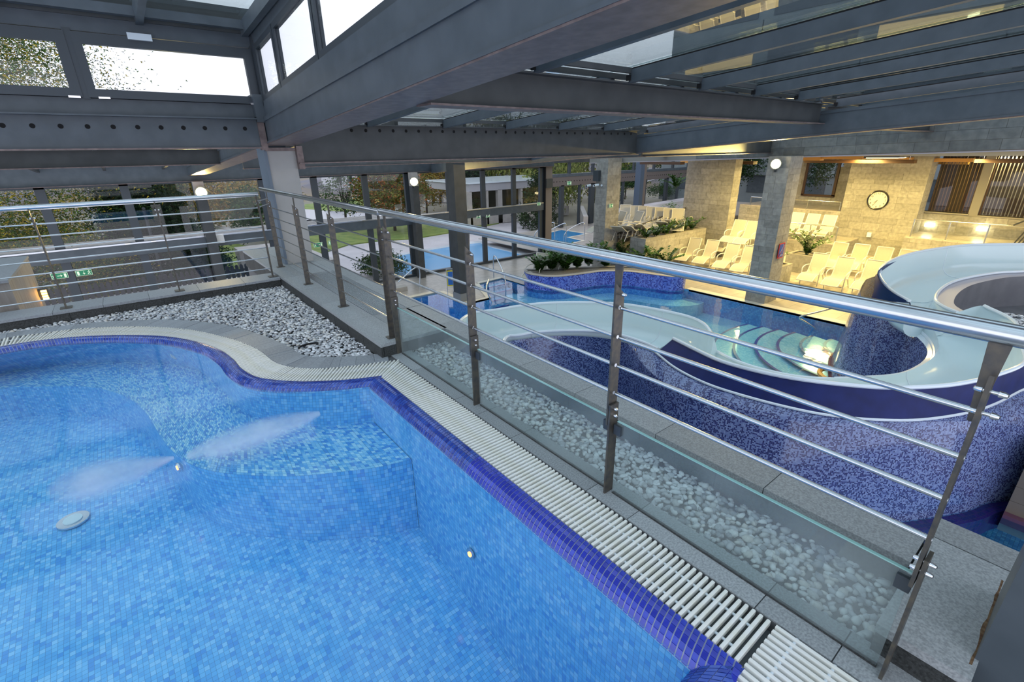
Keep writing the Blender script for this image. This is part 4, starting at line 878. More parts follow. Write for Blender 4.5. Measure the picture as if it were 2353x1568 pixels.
for i, wq in enumerate((wa, wb)):
    t = thing('window_%d' % (i+1), 'dining room window behind string curtains', 'window', (XW, wq[0], wq[2]), kind='structure')
    MB().box(XW-.02, XW+.33, wq[0]-.02, wq[1]+.02, wq[2]-.05, wq[2]).build('window_sill', 'stone_core', t); MB().box(XW+.2, XW+.212, wq[0], wq[1], wq[2], 1.34).build('window_pane', 'glass', t)
    for yy_ in (wq[0], wq[1]-.05): MB().box(XW+.17, XW+.24, yy_, yy_+.05, wq[2], 1.34).build('window_frame', 'wood_d', t)
    rr = random.Random(i+30); mb = MB(); ny = int((wq[1]-wq[0])/.11)
    for k in range(ny): y = wq[0]+.05+k*.11+rr.uniform(-.01, .01); mb.tube([(XW+.33, y, wq[2]), (XW+.33, y, 1.34)], .016, 4)
    mb.build('string_curtain', mat('brown_string', (.10, .05, .02) if i == 0 else (.22, .21, .24), .7), None, label=('brown string curtain hanging in the narrow dining window', 'silvery string curtain hanging in the wide dining window')[i], cat='curtain', kind='stuff')
# dining room behind
dr = thing('dining_room_wall', 'dark dining room wall beyond the curtains', 'wall', (31, 3, -2), kind='structure'); MB().box(31.5, 31.6, -4, 6.5, -2.4, 1.3).build('wall_panel', mat('dark_wood_panel', (.025, .012, .012), .5), dr); MB().box(27.3, 31.5, -4, 6.5, -2.42, -2.3).build('floor_slab', 'wood_d', dr)
for i, (yy_, xx_) in enumerate(((5.0, 29.0), (3.1, 29.2), (1.9, 29.0))):
    t = thing('dining_table', ('laid table with white cloth in the narrow window', 'laid table with white cloth at the edge of the wide window', 'laid table with white cloth deep in the wide window')[i], 'table', (xx_, yy_, -2.3)); MB().box(xx_-.45, xx_+.45, yy_-.45, yy_+.45, -1.6, -1.55).build('table_top', 'wood_d', t)
    mb = MB(); mb.hexa([(xx_-.55, yy_-.55, -1.85), (xx_+.55, yy_-.55, -1.85), (xx_+.55, yy_+.55, -1.85), (xx_-.55, yy_+.55, -1.85)], [(xx_-.47, yy_-.47, -1.54), (xx_+.47, yy_-.47, -1.54), (xx_+.47, yy_+.47, -1.54), (xx_-.47, yy_+.47, -1.54)]); mb.build('tablecloth', mat('white_linen', (.7, .68, .66), .8), t)
    for sx in (-.4, .4):
        for sy in (-.4, .4): MB().box(xx_+sx-.03, xx_+sx+.03, yy_+sy-.03, yy_+sy+.03, -2.3, -1.6).build('leg', 'wood_d', t)
    for k in range(3): q = Vector((xx_-.3+.3*k, yy_-.1+.15*(k % 2), -1.535)); MB().tube([q, q+Vector((0, 0, .12)), q+Vector((0, 0, .22))], [.06, .04, .005], 8).build('folded_napkin', mat('napkin', (.75, .73, .70), .8), None, label='white folded napkin, %s on the laid table %s' % (('first', 'second', 'third')[k], ('in the narrow dining window', 'at the edge of the wide dining window', 'deep inside the wide dining window')[i]), cat='napkin', group='napkins on the dining tables')
# darker wall and window left of the clock wall
t = wallbox('wall_shade', 'shaded stone wall with a garden window', 28.5, 28.8, 9.0, 12.6, F0, 1.34, 'x', 19, holes=((.75, 2.35, -.78+3-3, 3),))
for b in ((28.53, 28.8, 9.0, 9.55, F0, 1.34), (28.53, 28.8, 11.35, 12.6, F0, 1.34), (28.53, 28.8, 9.5, 11.4, F0, -.75)): MB().box(*b).build('wall_core', 'stone_core', t)
f = MB(); [f.box(28.4, 28.5, *q) for q in ((9.75, 9.87, -.75, 1.3), (11.2, 11.32, -.75, 1.3), (9.75, 11.32, -.8, -.7), (9.75, 11.32, 1.1, 1.3))]; f.build('window_frame', 'wood_d', t); MB().box(28.44, 28.45, 9.8, 11.3, -.7, 1.2).build('window_pane', 'glass', t)
# terraces
def terr(name, label, x0, x1, y0, y1, zt, faces='x', seed=1): 
    r = thing(name, label, 'terrace', ((x0+x1)/2, (y0+y1)/2, F0), kind='structure'); MB().box(x0+.03, x1, y0+.03, y1, F0, zt-.05).build('wall_core', 'stone_core', r); MB().box(x0, x1, y0, y1, zt-.05, zt).build('terrace_paving', 'deck', r)
    if 'x' in faces: stone_wall(r, (x0+.03, y0, 0), (0, 1, 0), y1-y0, F0, zt-.05, .22, .4, .9, (-1, 0, 0), 'stone', seed, .03, .008)
    if 'y' in faces: stone_wall(r, (x0, y0+.03, 0), (1, 0, 0), x1-x0, F0, zt-.05, .22, .4, .9, (0, -1, 0), 'stone', seed+1, .03, .008)
    return r
T3 = onX(1915, 562, 23.6).z
terr('wall_terrace', 'raised terrace with three loungers', 23.6, 26.0, 7.55, 13.3, T3, 'xy', 21)
terr('wall_terrace_high', 'stone wall behind the terrace loungers', 26.0, 28.5, 8.5, 13.3, -1.2, 'x', 23)
TZ = onX(2200, 556, 25).z
terr('wall_terrace_dining', 'low terrace below the dining windows', 25, 27.0, -4, 5.66, TZ, 'xy', 25)
def glassrail(pts, z0, h, label, n):
    a, b = Vector(pts[0]), Vector(pts[1]); t = thing('terrace_railing', label, 'railing', (a+b)/2+Vector((0, 0, z0-((a+b)/2).z)))
    MB().tube([Vector((a.x, a.y, z0+h)), Vector((b.x, b.y, z0+h))], .025, 10).build('handrail', 'inox', t, True)
    for i in range(n+1):
        q = a.lerp(b, i/n); MB().box(q.x-.02, q.x+.02, q.y-.02, q.y+.02, z0, z0+h).build('railing_post', 'inox', t)
        if i < n: r = a.lerp(b, (i+1)/n); MB().hexa([(q.x, q.y+.0, z0+.06), (q.x+.012, q.y, z0+.06), (r.x+.012, r.y, z0+.06), (r.x, r.y, z0+.06)], [(q.x, q.y, z0+h-.12), (q.x+.012, q.y, z0+h-.12), (r.x+.012, r.y, z0+h-.12), (r.x, r.y, z0+h-.12)]).build('glass_panel', 'glass', t)
    return t
glassrail([(25.1, 1.0, 0), (25.1, 5.5, 0)], TZ, .72, 'steel and glass railing along the low terrace under the dining windows', 4)
glassrail([(23.7, 7.7, 0), (23.7, 10.9, 0)], T3, .72, 'steel and glass railing before the three terrace loungers', 3)
glassrail([(26.1, 8.6, 0), (26.1, 12.8, 0)], -1.2, .40, 'low steel railing on the wall behind the terrace loungers', 3)
for i, (px, py) in enumerate(((2137, 517), (2257, 526))): p = onX(px, py, 26.97); MB().box(26.85, 26.97, p.y-.16, p.y+.16, p.z-.07, p.z+.07).build('wall_lamp', 'lumi', None, label=('glowing white wall lamp nearest the clock wall', 'glowing white wall lamp nearest the staircase')[i], cat='lamp')
# stair rail at the frame edge
sr = thing('stair_railing', 'dark stair railing with balusters beside the dining terrace', 'railing', (24, 2.2, TZ)); a = onX(2318, 560, 23.8); b = onX(2353, 512, 23.8)
for k in range(4): q = onX(2320+k*9, 556, 23.8); MB().beam((23.8, q.y, a.z-.3), (23.8, q.y-.35, a.z+.65), .04, .04).build('baluster', 'steel_dark', sr)
MB().beam((23.8, a.y+.05, a.z+.62), (23.8, b.y-.6, b.z+.5), .05, .05).build('handrail', 'steel_dark', sr)
# clock
p = onX(2017, 460, 25.97); ck = thing('wall_clock', 'large round white wall clock with black rim reading twenty five to eight', 'clock', p)
R = .375; MB().tube([Vector((25.97, p.y+R*math.cos(a), p.z+R*math.sin(a))) for a in [2*PI*i/40 for i in range(40)]], .035, 8, closed=True).build('clock_rim', mat('black_rim', (.01, .01, .012), .25), ck, True)
MB().disc((25.96, p.y, p.z), R, (1, 0, 0), .02, 40).build('clock_face', mat('clock_face', (.55, .56, .54), .6), ck)
def text(s, size, loc, ux, nrm, m, parent, name='lettering', bold=0.):
    c = bpy.data.curves.new(name, 'FONT'); c.body = s; c.size = size; c.align_x = 'CENTER'; c.align_y = 'CENTER'; c.extrude = .002; c.offset = bold
    o = bpy.data.objects.new(name, c); COL.objects.link(o); c.materials.append(M[m] if isinstance(m, str) else m)
    ux = Vector(ux).normalized(); nz_ = Vector(nrm).normalized(); uy = nz_.cross(ux); mm = Matrix((ux, uy, nz_)).transposed().to_4x4(); mm.translation = Vector(loc)-(world_off(parent) if parent else Vector())
    bpy.context.view_layer.update(); me = bpy.data.meshes.new_from_object(o); me.name = name; bpy.data.objects.remove(o); o = bpy.data.objects.new(name, me); COL.objects.link(o)
    o.parent = parent; o.matrix_local = mm; return o
M['ink'] = mat('black_ink', (.01, .01, .01), .5)
for h in range(1, 13): a = PI/2-h*PI/6; text(str(h), .11, (25.955, p.y-.28*math.cos(a), p.z+.28*math.sin(a)), (0, -1, 0), (-1, 0, 0), 'ink', ck, 'clock_numeral')
for ang, L, w_ in ((PI/2-(7+35/60)*PI/6, .17, .03), (PI/2-35*PI/30, .25, .022)): MB().beam((25.95, p.y, p.z), (25.95, p.y-L*math.cos(ang), p.z+L*math.sin(ang)), .004, w_, up=(1, 0, 0)).build('clock_hand', 'ink', ck)
p = onX(1999, 538, 25.97); MB().box(25.85, 25.97, p.y-.08, p.y+.08, p.z-.12, p.z+.08).build('wall_dispenser', 'flume_rim', None, label='small white box on the stone wall below the clock', cat='box')
# box planters
def boxplanter(x0, x1, y0, y1, zt, label, plants, seed, ps='glossy green shrub in '):
    r = thing('stone_planter', label, 'planter', ((x0+x1)/2, (y0+y1)/2, F0)); MB().box(x0+.03, x1-.03, y0+.03, y1-.03, F0, zt-.06).build('planter_core', 'stone_core', r)
    stone_wall(r, (x0+.03, y0, 0), (0, 1, 0), y1-y0, F0, zt-.04, .2, .3, .6, (-1, 0, 0), 'stone', seed, .03, .006); stone_wall(r, (x0, y0+.03, 0), (1, 0, 0), x1-x0, F0, zt-.04, .2, .3, .6, (0, -1, 0), 'stone', seed+1, .03, .006)
    mb = MB(); [mb.box(*q, zt-.04, zt) for q in ((x0, x1, y0, y0+.12), (x0, x1, y1-.12, y1), (x0, x0+.12, y0+.12, y1-.12), (x1-.12, x1, y0+.12, y1-.12))]; mb.build('planter_rim', 'stone_core', r); MB().box(x0+.12, x1-.12, y0+.12, y1-.12, zt-.1, zt-.05).build('planter_soil', 'soil', r)
boxplanter(15.95, 20.3, 11.75, 12.5, -1.70, 'long stone block planter below the ramp railing', 0, 31)
W8 = ['nearest the pillar end', 'second from the pillar end', 'third from the pillar end', 'fourth from the pillar end', 'fifth, toward the tall wall', 'beside the tall stone wall']
for i in range(6): shrub(16.4+i*.66, 12.1, -1.76, .42+.04*i, 10, 80+i, 'small green shrub in the long stone planter, '+W8[i], None, .7, .13)
boxplanter(17.6, 18.7, 7.25, 8.2, -2.35, 'square stone planter with green shrub right beside the stone pillar', 0, 33)
boxplanter(20.2, 21.2, 7.15, 8.15, -2.3, 'square stone planter with green shrub farther from the stone pillar', 0, 35)
shrub(18.15, 7.7, -2.42, .85, 22, 90, 'bushy green shrub in the planter right beside the pillar', None, .7, .14); shrub(20.7, 7.6, -2.38, 1.0, 22, 91, 'bushy green shrub in the farther square planter', None, .7, .14)
# ramp with railing and the upper terrace
rp = thing('wall_ramp', 'sloping ramp wall beside the planter', 'wall', (18, 13.4, F0), kind='structure')
MB().hexa([(15.95, 13.43, F0), (20.9, 13.43, F0), (20.9, 13.8, F0), (15.95, 13.8, F0)], [(15.95, 13.43, -1.75), (20.9, 13.43, -1.32), (20.9, 13.8, -1.32), (15.95, 13.8, -1.75)]).build('wall_core', 'stone_core', rp)
stone_wall(rp, (15.95, 13.43, 0), (1, 0, 0), 4.95, F0, -1.78, .24, .4, .9, (0, -1, 0), 'stone', 41, .03, .008)
MB().box(15.9, 34, 13.8, 22.6, F0, -1.9).build('terrace_slab', 'deck', rp) if False else MB().prism([(16.3, 13.8), (34, 13.8), (34, 20.5), (24.3, 20.5)], F0, -1.9).build('terrace_slab', 'deck', rp)
rl = thing('ramp_railing', 'steel handrail climbing along the ramp wall', 'railing', (18, 13.35, -1.5)); MB().tube([(16.0, 13.3, -1.68), (21.0, 13.3, -.98)], .03, 10).build('handrail', 'inox_dk', rl, True)
for k in range(4): x = 16.3+k*1.45; z = -1.68+(x-16)*.14; MB().beam((x, 13.3, z), (x, 13.42, z-.35), .03, .03).build('railing_post', 'inox_dk', rl)
# loungers
M['sling'] = mat('cream_sling_fabric', (.50, .48, .40), .8, col2=(.46, .44, .36), nscale=40); M['frame'] = mat('white_lounger_tube', (.66, .64, .58), .4)
def make_lounger(name, label, low=False):
    r = thing(name, label, 'lounger'); w = .25
    prof_ = [(.60, 1.02), (.47, .74), (.34, .46), (.22, .36), (-.05, .40), (-.32, .42), (-.52, .36), (-.70, .26)] if not low else [(.78, .62), (.55, .50), (.34, .40), (.22, .36), (-.05, .38), (-.32, .38), (-.52, .36), (-.70, .34)]
    pts = smooth_line([Vector((a, 0, b)) for a, b in prof_], 3); mb = MB(); mb.strip([Vector((p.x, -w, p.z)) for p in pts], [Vector((p.x, w, p.z)) for p in pts]); mb.strip([Vector((p.x, -w, p.z-.012)) for p in pts], [Vector((p.x, w, p.z-.012)) for p in pts]); o = mb.build('sling_fabric', 'sling', r, True)
    for s in (-1, 1):
        MB().tube([Vector((p.x, s*w, p.z)) for p in pts], .018, 6).build('side_rail', 'frame', r, True)
        MB().tube(smooth_line([Vector(q) for q in [(.43, s*.28, .62), (.15, s*.30, .64), (-.12, s*.30, .60), (-.20, s*.29, .48), (-.18, s*.28, .0)]], 4), .017, 6).build('armrest', 'frame', r, True)
        MB().tube([(.20, s*.27, .38), (.52, s*.27, 0)], .017, 6).build('leg', 'frame', r, True); MB().tube([(-.18, s*.28, .14), (.42, s*.27, .14)], .012, 6).build('stretcher', 'frame', r, True)
    for x, z in ((prof_[0]), (prof_[-1]), (-.18, .14)): MB().tube([(x, -w, z), (x, w, z)], .016, 6).build('cross_tube', 'frame', r, True)
    return r
L0 = make_lounger('sun_lounger', 'x'); L1 = make_lounger('sun_lounger', 'x', True); index_kids(); used = {0: False, 1: False}
ORD = ['first', 'second', 'third', 'fourth', 'fifth', 'sixth', 'seventh', 'eighth']
def put(px, py, fz, rz, label, group, low=0):
    src = (L0, L1)[low]; tx, tz = ((.60, 1.02), (.78, .62))[low]; p = onZ(px, py, fz+tz); c, s = math.cos(rz), math.sin(rz); loc = (p.x-tx*c, p.y-tx*s, fz+.018)
    if not used[low]: used[low] = True; src.location = loc; src.rotation_euler = (0, 0, rz); src['label'] = label; src['group'] = group
    else: copy_tree(src, None, loc, rz, label, group)
for i, q in enumerate([(1553,543),(1600,548),(1640,553),(1687,561),(1728,567)]): put(*q, F0, .12, 'cream sling lounger, %s from the long planter in the front row' % ORD[i], 'loungers in the front row by the long planter')
for i, q in enumerate([(1612,524),(1645,528),(1679,531),(1712,536)]): put(*q, F0, .12, 'cream sling lounger, %s from the long planter in the back row' % ORD[i], 'loungers in the back row by the long planter')
for i, q in enumerate([(1889,584),(1946,593),(2014,600)]): put(*q, F0, .05, 'cream sling lounger before the clock wall, %s from the square planter in the front row' % ORD[i], 'loungers before the clock wall, front row')
for i, q in enumerate([(1934,559),(1983,563),(2036,570),(2090,576)]): put(*q, F0, .05, 'cream sling lounger before the clock wall, %s from the square planter in the back row' % ORD[i], 'loungers before the clock wall, back row')
for i, q in enumerate([(1836,490),(1872,493),(1910,496)]): put(*q, T3, .08, 'cream sling lounger on the raised terrace, %s counting from the pillar to the clock wall' % ORD[i], 'loungers on the raised terrace')
for i, q in enumerate([(1703,507),(1733,510)]): put(*q, T3, .08, 'cream sling lounger on the raised terrace glimpsed %s' % ('beside the tall stone wall', 'beside the bright pillar'), 'loungers glimpsed between wall and pillar') if False else put(*q, T3, .08, 'cream sling lounger on the terrace, glimpsed close beside %s' % ('the tall stone wall', 'the floodlit pillar')[i], 'loungers glimpsed between wall and pillar')
for i, q in enumerate([(1438,472),(1462,474),(1480,475),(1499,477),(1519,478),(1539,480),(1559,481)]): put(*q, -1.9, .6, 'white lounger on the upper terrace, %s along the window row' % ORD[i], 'loungers along the terrace windows')
for i, q in enumerate([(1416,488),(1433,487),(1472,487)]): put(*q, -1.9, -.3, 'white upright lounger on the upper terrace, %s of the middle row beside the ramp' % ORD[i], 'middle row of loungers on the upper terrace')
for i, q in enumerate([(1416,522),(1437,520),(1462,516),(1519,511),(1540,507),(1560,503)]): put(*q, -1.9, 3.4, 'cream reclined lounger just behind the ramp railing, %s up the slope' % ORD[i], 'reclined loungers behind the ramp railing', 1)
for i, q in enumerate([(1247,583),(1290,577)]): put(*q, F0, .35, ('cream lounger behind the mosaic planter nearest the glass front', 'cream lounger behind the mosaic planter nearest the stone pillar')[i], 'pair of loungers behind the mosaic planter')
# pool handrails
def grab(pts, label, r=.022): t = thing('pool_handrail', label, 'handrail', pts[0]); MB().tube(smooth_line([Vector(p) for p in pts], 5), r, 10).build('bent_tube', 'inox', t, True); return t
grab([(10.72, 14.85, F0), (10.72, 14.85, -2.3), (10.68, 14.7, -2.08), (10.5, 14.2, -2.22), (10.2, 13.45, -2.62), (10.15, 13.35, -3.4)], 'bent steel handrail descending into the stepped pool corner')
grab([(9.0, 12.75, -2.35), (8.75, 12.55, -2.6), (8.95, 12.4, -3.25)], 'short steel handrail beside the column entering the water')
grab([(7.69, 15.22, F0), (7.69, 15.22, -2.15), (6.9, 15.25, -2.55)], 'thin steel stair handrail near the glass front')
for i, (a, b) in enumerate([((1262,550),(1273,522)),((1288,553),(1299,520)),((1333,551),(1341,514))]):
    p = onZ(*a, F0) if i < 2 else onZ(*a, F0); p = onZ(b[0]+1, a[1]+2, F0); grab([(p.x, p.y, F0), (p.x, p.y, -2.2), (p.x-.12, p.y+.12, -2.05), (p.x-.9, p.y+.5, -2.5), (p.x-1.0, p.y+.6, -3.1)], ('curved steel handrail at the whirlpool nearest the post', 'curved steel handrail in the middle of the whirlpool', 'curved steel handrail at the whirlpool nearest the pillar')[i])
p3_ = [onZ(*q, F0) for q in [(1236,548),(1262,536),(1290,529),(1346,538),(1302,546),(1336,554),(1306,560),(1240,562)]]
wp = thing('whirlpool', 'small turquoise whirlpool with three handrails behind the mosaic planter', 'swimming pool', (p3_[4].x, p3_[4].y, F0)); mb = MB(); mb.face([(p.x, p.y, F0+.006) for p in p3_]); mb.build('pool_lining', mat('turquoise_lining', (.10, .36, .66), .3), wp)
mb = MB(); L_ = [Vector((p.x, p.y)) for p in p3_]; L_.append(L_[0]); mb.strip(z3(L_, F0+.012), z3(offs(L_, .22), F0+.012)); mb.build('pool_coping', 'coping2', wp); mb = MB(); mb.face([(p.x, p.y, F0+.01) for p in p3_]); mb.build('pool_water', 'water2', wp)
grab([onZ(1935, 703, -2.25), onZ(1880, 717, -2.25), onZ(1838, 729, -2.3), onZ(1852, 741, -2.65), onZ(1876, 757, -3.15)], 'blue grey steel handrail slanting into the round pool steps')
# steps and bench stones by the glass front
stp = thing('stone_steps', 'pair of low stone steps by the glass front', 'steps', (6.2, 15, F0)); a = onZ(935, 668, F0); MB().box(5.0, 7.35, 15.5, 15.8, F0, F0+.16).build('stone_step', 'concrete', stp); MB().box(5.0, 6.9, 15.0, 15.3, F0, F0+.1).build('stone_step', 'concrete', stp)
# blue and yellow safety boards
for i, (px, py) in enumerate(((1040, 655), (1055, 661))):
    p = onZ(px, py+25, F0); z = F0+.42; t = thing('safety_board', ('yellow edged blue safety board on a steel stand, clear of the column', 'yellow edged blue safety board on a steel stand, half behind the column')[i], 'sign', (p.x, p.y, F0)); u = Vector((.85, -.5, 0)).normalized(); c = Vector((p.x, p.y, z+.2)); nn = Vector((-.5, -.85, 0))
    def bd_(w, h, o, m, nm): a = c+nn*o; q = [a-u*w-Vector((0,0,h)), a+u*w-Vector((0,0,h)), a+u*w+Vector((0,0,h)), a-u*w+Vector((0,0,h))]; return MB().hexa(q, [v+nn*.008 for v in q]).build(nm, m, t)
    bd_(.15, .27, 0, mat('board_yellow', (.75, .65, .05), .5), 'board_back'); bd_(.12, .23, .01, mat('board_blue', (.03, .16, .55), .5), 'board_face'); bd_(.09, .012, .02, 'flume_rim', 'board_line')
    text('1,35m' if i == 0 else '0', .075, c+nn*.022+Vector((0, 0, .03)), u, nn, 'flume_rim', t)
    for s in (-1, 1): a = c+u*s*.16; MB().tube([(a.x, a.y, F0), (a.x, a.y, z+.52)], .012, 6).build('stand_leg', 'inox', t, True)
    MB().tube([c+u*.16+Vector((0,0,.32)), c-u*.16+Vector((0,0,.32))], .012, 6).build('stand_bar', 'inox', t, True)
# ================================================================== WATER SLIDE
A_pts = [(17.5,.9,-.5),(16.4,1.43,-.55),(15.4,2.2,-.6),(14.3,2.6,-.6),(13.1,2.83,-.6),(11.9,2.85,-.6),(10.8,2.7,-.62),(10.0,2.37,-.68),(9.4,2.06,-.74),(9.15,1.80,-.82)]
# pixel measured rims brought to their own heights
def rim(L, z0, z1): n_ = len(L); return [onZ(px, py, z0+(z1-z0)*i/(n_-1)) for i, (px, py) in enumerate(L)]
A1 = [Vector((17.0, .6, -.58))]+rim([(2353,561),(2230,563),(2150,572),(2085,585),(2040,603),(2020,625),(2030,650),(2055,672),(2090,692)], -.60, -.80)
A2 = rim([(2118,763.6),(2139,786.4),(2147,813),(2136.5,834.6),(2107,853),(2059,868),(1984,872),(1917,872),(1826,865),(1736,845),(1681,825),(1649,808.8)], -1.40, -1.50)
A3 = rim([(1638,770.7),(1616,743.5),(1572.5,725),(1476,705.5),(1416.5,698),(1327,695),(1238,698),(1149,711),(1059.5,735)], -1.22, -1.30)
B1 = [Vector((16.8, .1, -1.0))]+rim([(2353,624),(2292,627),(2225,638),(2185,650),(2158,668.5),(2150,690),(2171,706),(2200,718)], -1.0, -1.03)
B2 = rim([(2262,703),(2332,740)], -.90, -.95)+[Vector((9.4,.48,-1.02))]+rim([(2353,834.6),(2278.5,865.4),(2198,882.8),(2118,889.5),(2037.5,890.8),(1957,885.5),(1850,873.4),(1754,856),(1663,832),(1609,808.8),(1547,778)], -1.10, -1.16)
B3 = rim([(1512,802),(1476,786),(1416.5,768),(1357,760.5),(1297.5,760),(1238,763.5),(1193,771),(1158,783)], -1.36, -1.40)
A3.append(Vector((2.6, 4.9, -1.3))); B3 += [Vector((3.3, 4.6, -1.4)), Vector((2.6, 4.0, -1.4))]
sl = thing('water_slide', 'pale blue glass fibre water slide winding over the mosaic wall with navy covers', 'water slide', (8, 2, -2))
# pair the rims by arc length inside matching stretches, floor lies .42 under the lower rim
def sect(A, B, n_, fz): 
    a = resample(smooth_line(A, 6), n=n_); b = resample(smooth_line(B, 6), n=n_); return a, b
def flume(A, B, n_, za, zb_, name='flume_channel'):
    a, b = sect(A, B, n_, 0); rows = []
    for i in range(n_):
        t = i/(n_-1); zf = za+(zb_-za)*t; p, q = a[i], b[i]; d = (q-p); d.z = 0; W_ = d.length; d.normalize(); row = []
        r_ = min(.24, W_*.35); cA = Vector((p.x, p.y, 0)); cB = Vector((q.x, q.y, 0))
        row.append(p); row.append(cA+d*.02+Vector((0, 0, zf+r_*1.0)))
        for k in range(1, 5): an = PI/2*k/4; row.append(cA+d*(.02+r_*(1-math.cos(an)))+Vector((0, 0, zf+r_*(1-math.sin(an)))))
        for k in range(4, 0, -1): an = PI/2*k/4; row.append(cB-d*(.02+r_*(1-math.cos(an)))+Vector((0, 0, zf+r_*(1-math.sin(an)))))
        row.append(cB-d*.02+Vector((0, 0, zf+r_))); row.append(q); rows.append(row)
    mb = MB()
    for r0, r1 in zip(rows, rows[1:]):
        for k in range(len(r0)-1): mb.face([r0[k], r1[k], r1[k+1], r0[k+1]])
    mb.build(name, 'flume', sl, True, weld=True); return a, b, rows
i_split = 8
a1, b1, R1 = flume(A1, B1, 60, -1.25, -1.45)
a2, b2, R2 = flume(A2, [B1[-1]]+B2, 90, -1.45, -1.80)
mb = MB()
for k in range(len(R1[-1])-1): mb.face([R1[-1][k], R2[0][k], R2[0][k+1], R1[-1][k+1]])
mb.build('flume_joint', 'flume', sl, True)
a3, b3, R3 = flume([A2[-1]]+A3, [B2[-1]]+B3, 70, -1.80, -1.98)
def rimtube(P, w=.05, name='flume_rim'):
    P = resample(smooth_line(P, 5), n=60); MB().tube(P, w*.55, 8).build(name, 'flume_rim', sl, True)
for P in (A1, A2, A3, B1, B2, B3): rimtube(P)
for rows, ks in ((R1, (20, 42)), (R2, (12, 40, 66)), (R3, (14, 30, 44, 58))):
    for k in ks:
        if k < len(rows) and k != 12: MB().tube([p+Vector((0, 0, .004)) for p in rows[k]], .008, 4).build('panel_seam', 'flume_rim', sl, True)
# navy vinyl covers hanging outside the high rims
def skirt(top, bot, name='vinyl_cover', m='vinyl', n_=90, off=.0, par=None, uvh=None, sm=True):
    t_ = resample(smooth_line(top, 6), n=n_); b_ = resample(smooth_line(bot, 6), n=n_); mb = MB(); mb.strip(b_, t_, v0=0, v1=uvh); return mb.build(name, m, par or sl, sm, weld=True), t_, b_
FAB = rim([(2353,896),(2290,928),(2225,950),(2116,966.5),(2007.6,966.5),(1899,955.6),(1808,937.5),(1717.6,914),(1627,885),(1554,848.7),(1507,812)], -1.56, -1.42)
B2b = B2[2:]
FAB = [Vector((10.6, .35, -1.5)), Vector((9.6, .1, -1.55))]+FAB
B2o = [B2[1], Vector((9.35,.40,-1.02))]+B2[3:]
skirt([p+Vector((0, 0, -.01)) for p in B2o], FAB)
cov_top = [onZ(2016, 628, -.62), onZ(2026, 652, -.68), onZ(2052, 674, -.75), onZ(2092, 696, -.82)]
cov_top = [onZ(2060, 600, -.62), onZ(2030, 612, -.62)]+cov_top; cov_bot = [Vector((12.9, 3.25, -1.1))]+[onZ(px, py, z) for px, py, z in ((2008, 668, -1.05), (2003, 690, -1.12), (2025, 712, -1.2), (2060, 735, -1.32), (2103, 764, -1.42))]
skirt(cov_top, cov_bot, n_=40)
# mosaic wall carrying the slide
mw = thing('mosaic_wall', 'curving violet blue mosaic wall under the water slide beside the parapet', 'wall', (6, 1.5, -3))
TOPE = [p+Vector((0, 0, -.01)) for p in FAB[1:]]+[p+Vector((0, 0, -.03)) for p in rim([(1476,797),(1416.5,779),(1357,771),(1297.5,769),(1238,772),(1193,780),(1158,792)], -1.42, -1.46)]+[Vector((3.1, 4.5, -1.46))]
BEV = [Vector((9.3, -.25, -1.75)), Vector((8.9, -.1, -1.72))]+rim([(2353,961),(2298,975.6),(2152.6,992),(2007.6,995.5),(1862.6,983),(1717.6,950),(1572,903),(1500,860),(1446,806),(1387,784),(1297.5,780),(1238,784),(1178.5,799)], -1.68, -1.50)+[Vector((3.1, 4.35, -1.5))]
n_ = 200; te = resample(smooth_line(TOPE, 6), n=n_); be = resample(smooth_line(BEV, 6), n=n_); mid = [a.lerp(b, .5)+Vector((0, 0, .035)) for a, b in zip(te, be)]
mb = MB(); mb.strip(mid, te, v0=1.7); mb.strip(be, mid, v0=1.6); mb.strip([Vector((p.x, p.y, -3.06)) for p in be], be, v0=0); mb.build('mosaic_face', 'violet', mw, True, weld=True)
fo = [Vector((p.x, p.y, -3.05)) for p in be]; oo = z3(offs([Vector((p.x, p.y)) for p in be], .16), -3.05); mb = MB(); mb.strip(fo, oo); mb.strip(oo, [p+Vector((0, 0, -.3)) for p in oo]); mb.build('foot_band', 'cobmos', mw)
mb = MB(); ca = resample(smooth_line([p+Vector((0, 0, .012)) for p in FAB[1:]], 6), n=80); cb2 = [p+Vector((0, 0, .03))+(Vector((7.5, 3, 0))-Vector((p.x, p.y, 0))).normalized()*.0 for p in ca]; mb.tube(ca, .018, 6); mb.build('silicone_joint', 'flume_rim', mw, True)
# tower wall facing the pool (battered mosaic)
tw = thing('mosaic_tower', 'bulging violet blue mosaic tower inside the bend of the slide', 'wall', (10.5, 2.5, -3))
TT = [Vector((14.5, 2.9, -1.05)), Vector((12.6, 3.2, -1.08))]+[onZ(px, py, z) for px, py, z in ((1985, 650, -1.05), (1978, 680, -1.12), (2012, 712, -1.2), (2060, 742, -1.32), (2100, 768, -1.45), (2126, 795, -1.47), (2130, 817, -1.48), (2110, 838, -1.49), (2064, 857, -1.5), (1984, 866, -1.51), (1900, 868, -1.52))]
TB = [Vector((14.3, 3.3, -3.08)), Vector((13.0, 3.8, -3.08)), Vector((12.2, 3.95, -3.08)), onZ(1935, 800, -3.08), onZ(1912, 850, -3.08)]
TT2 = resample(smooth_line(TT, 6), n=100); TB2 = []
for i, p in enumerate(TT2):
    t = i/99; out_ = max(0, 1-t*1.7)*.55; c = Vector((12.8, 1.6, 0)); d = Vector((p.x-c.x, p.y-c.y, 0)).normalized(); TB2.append(Vector((p.x+d.x*out_, p.y+d.y*out_, -3.08)))
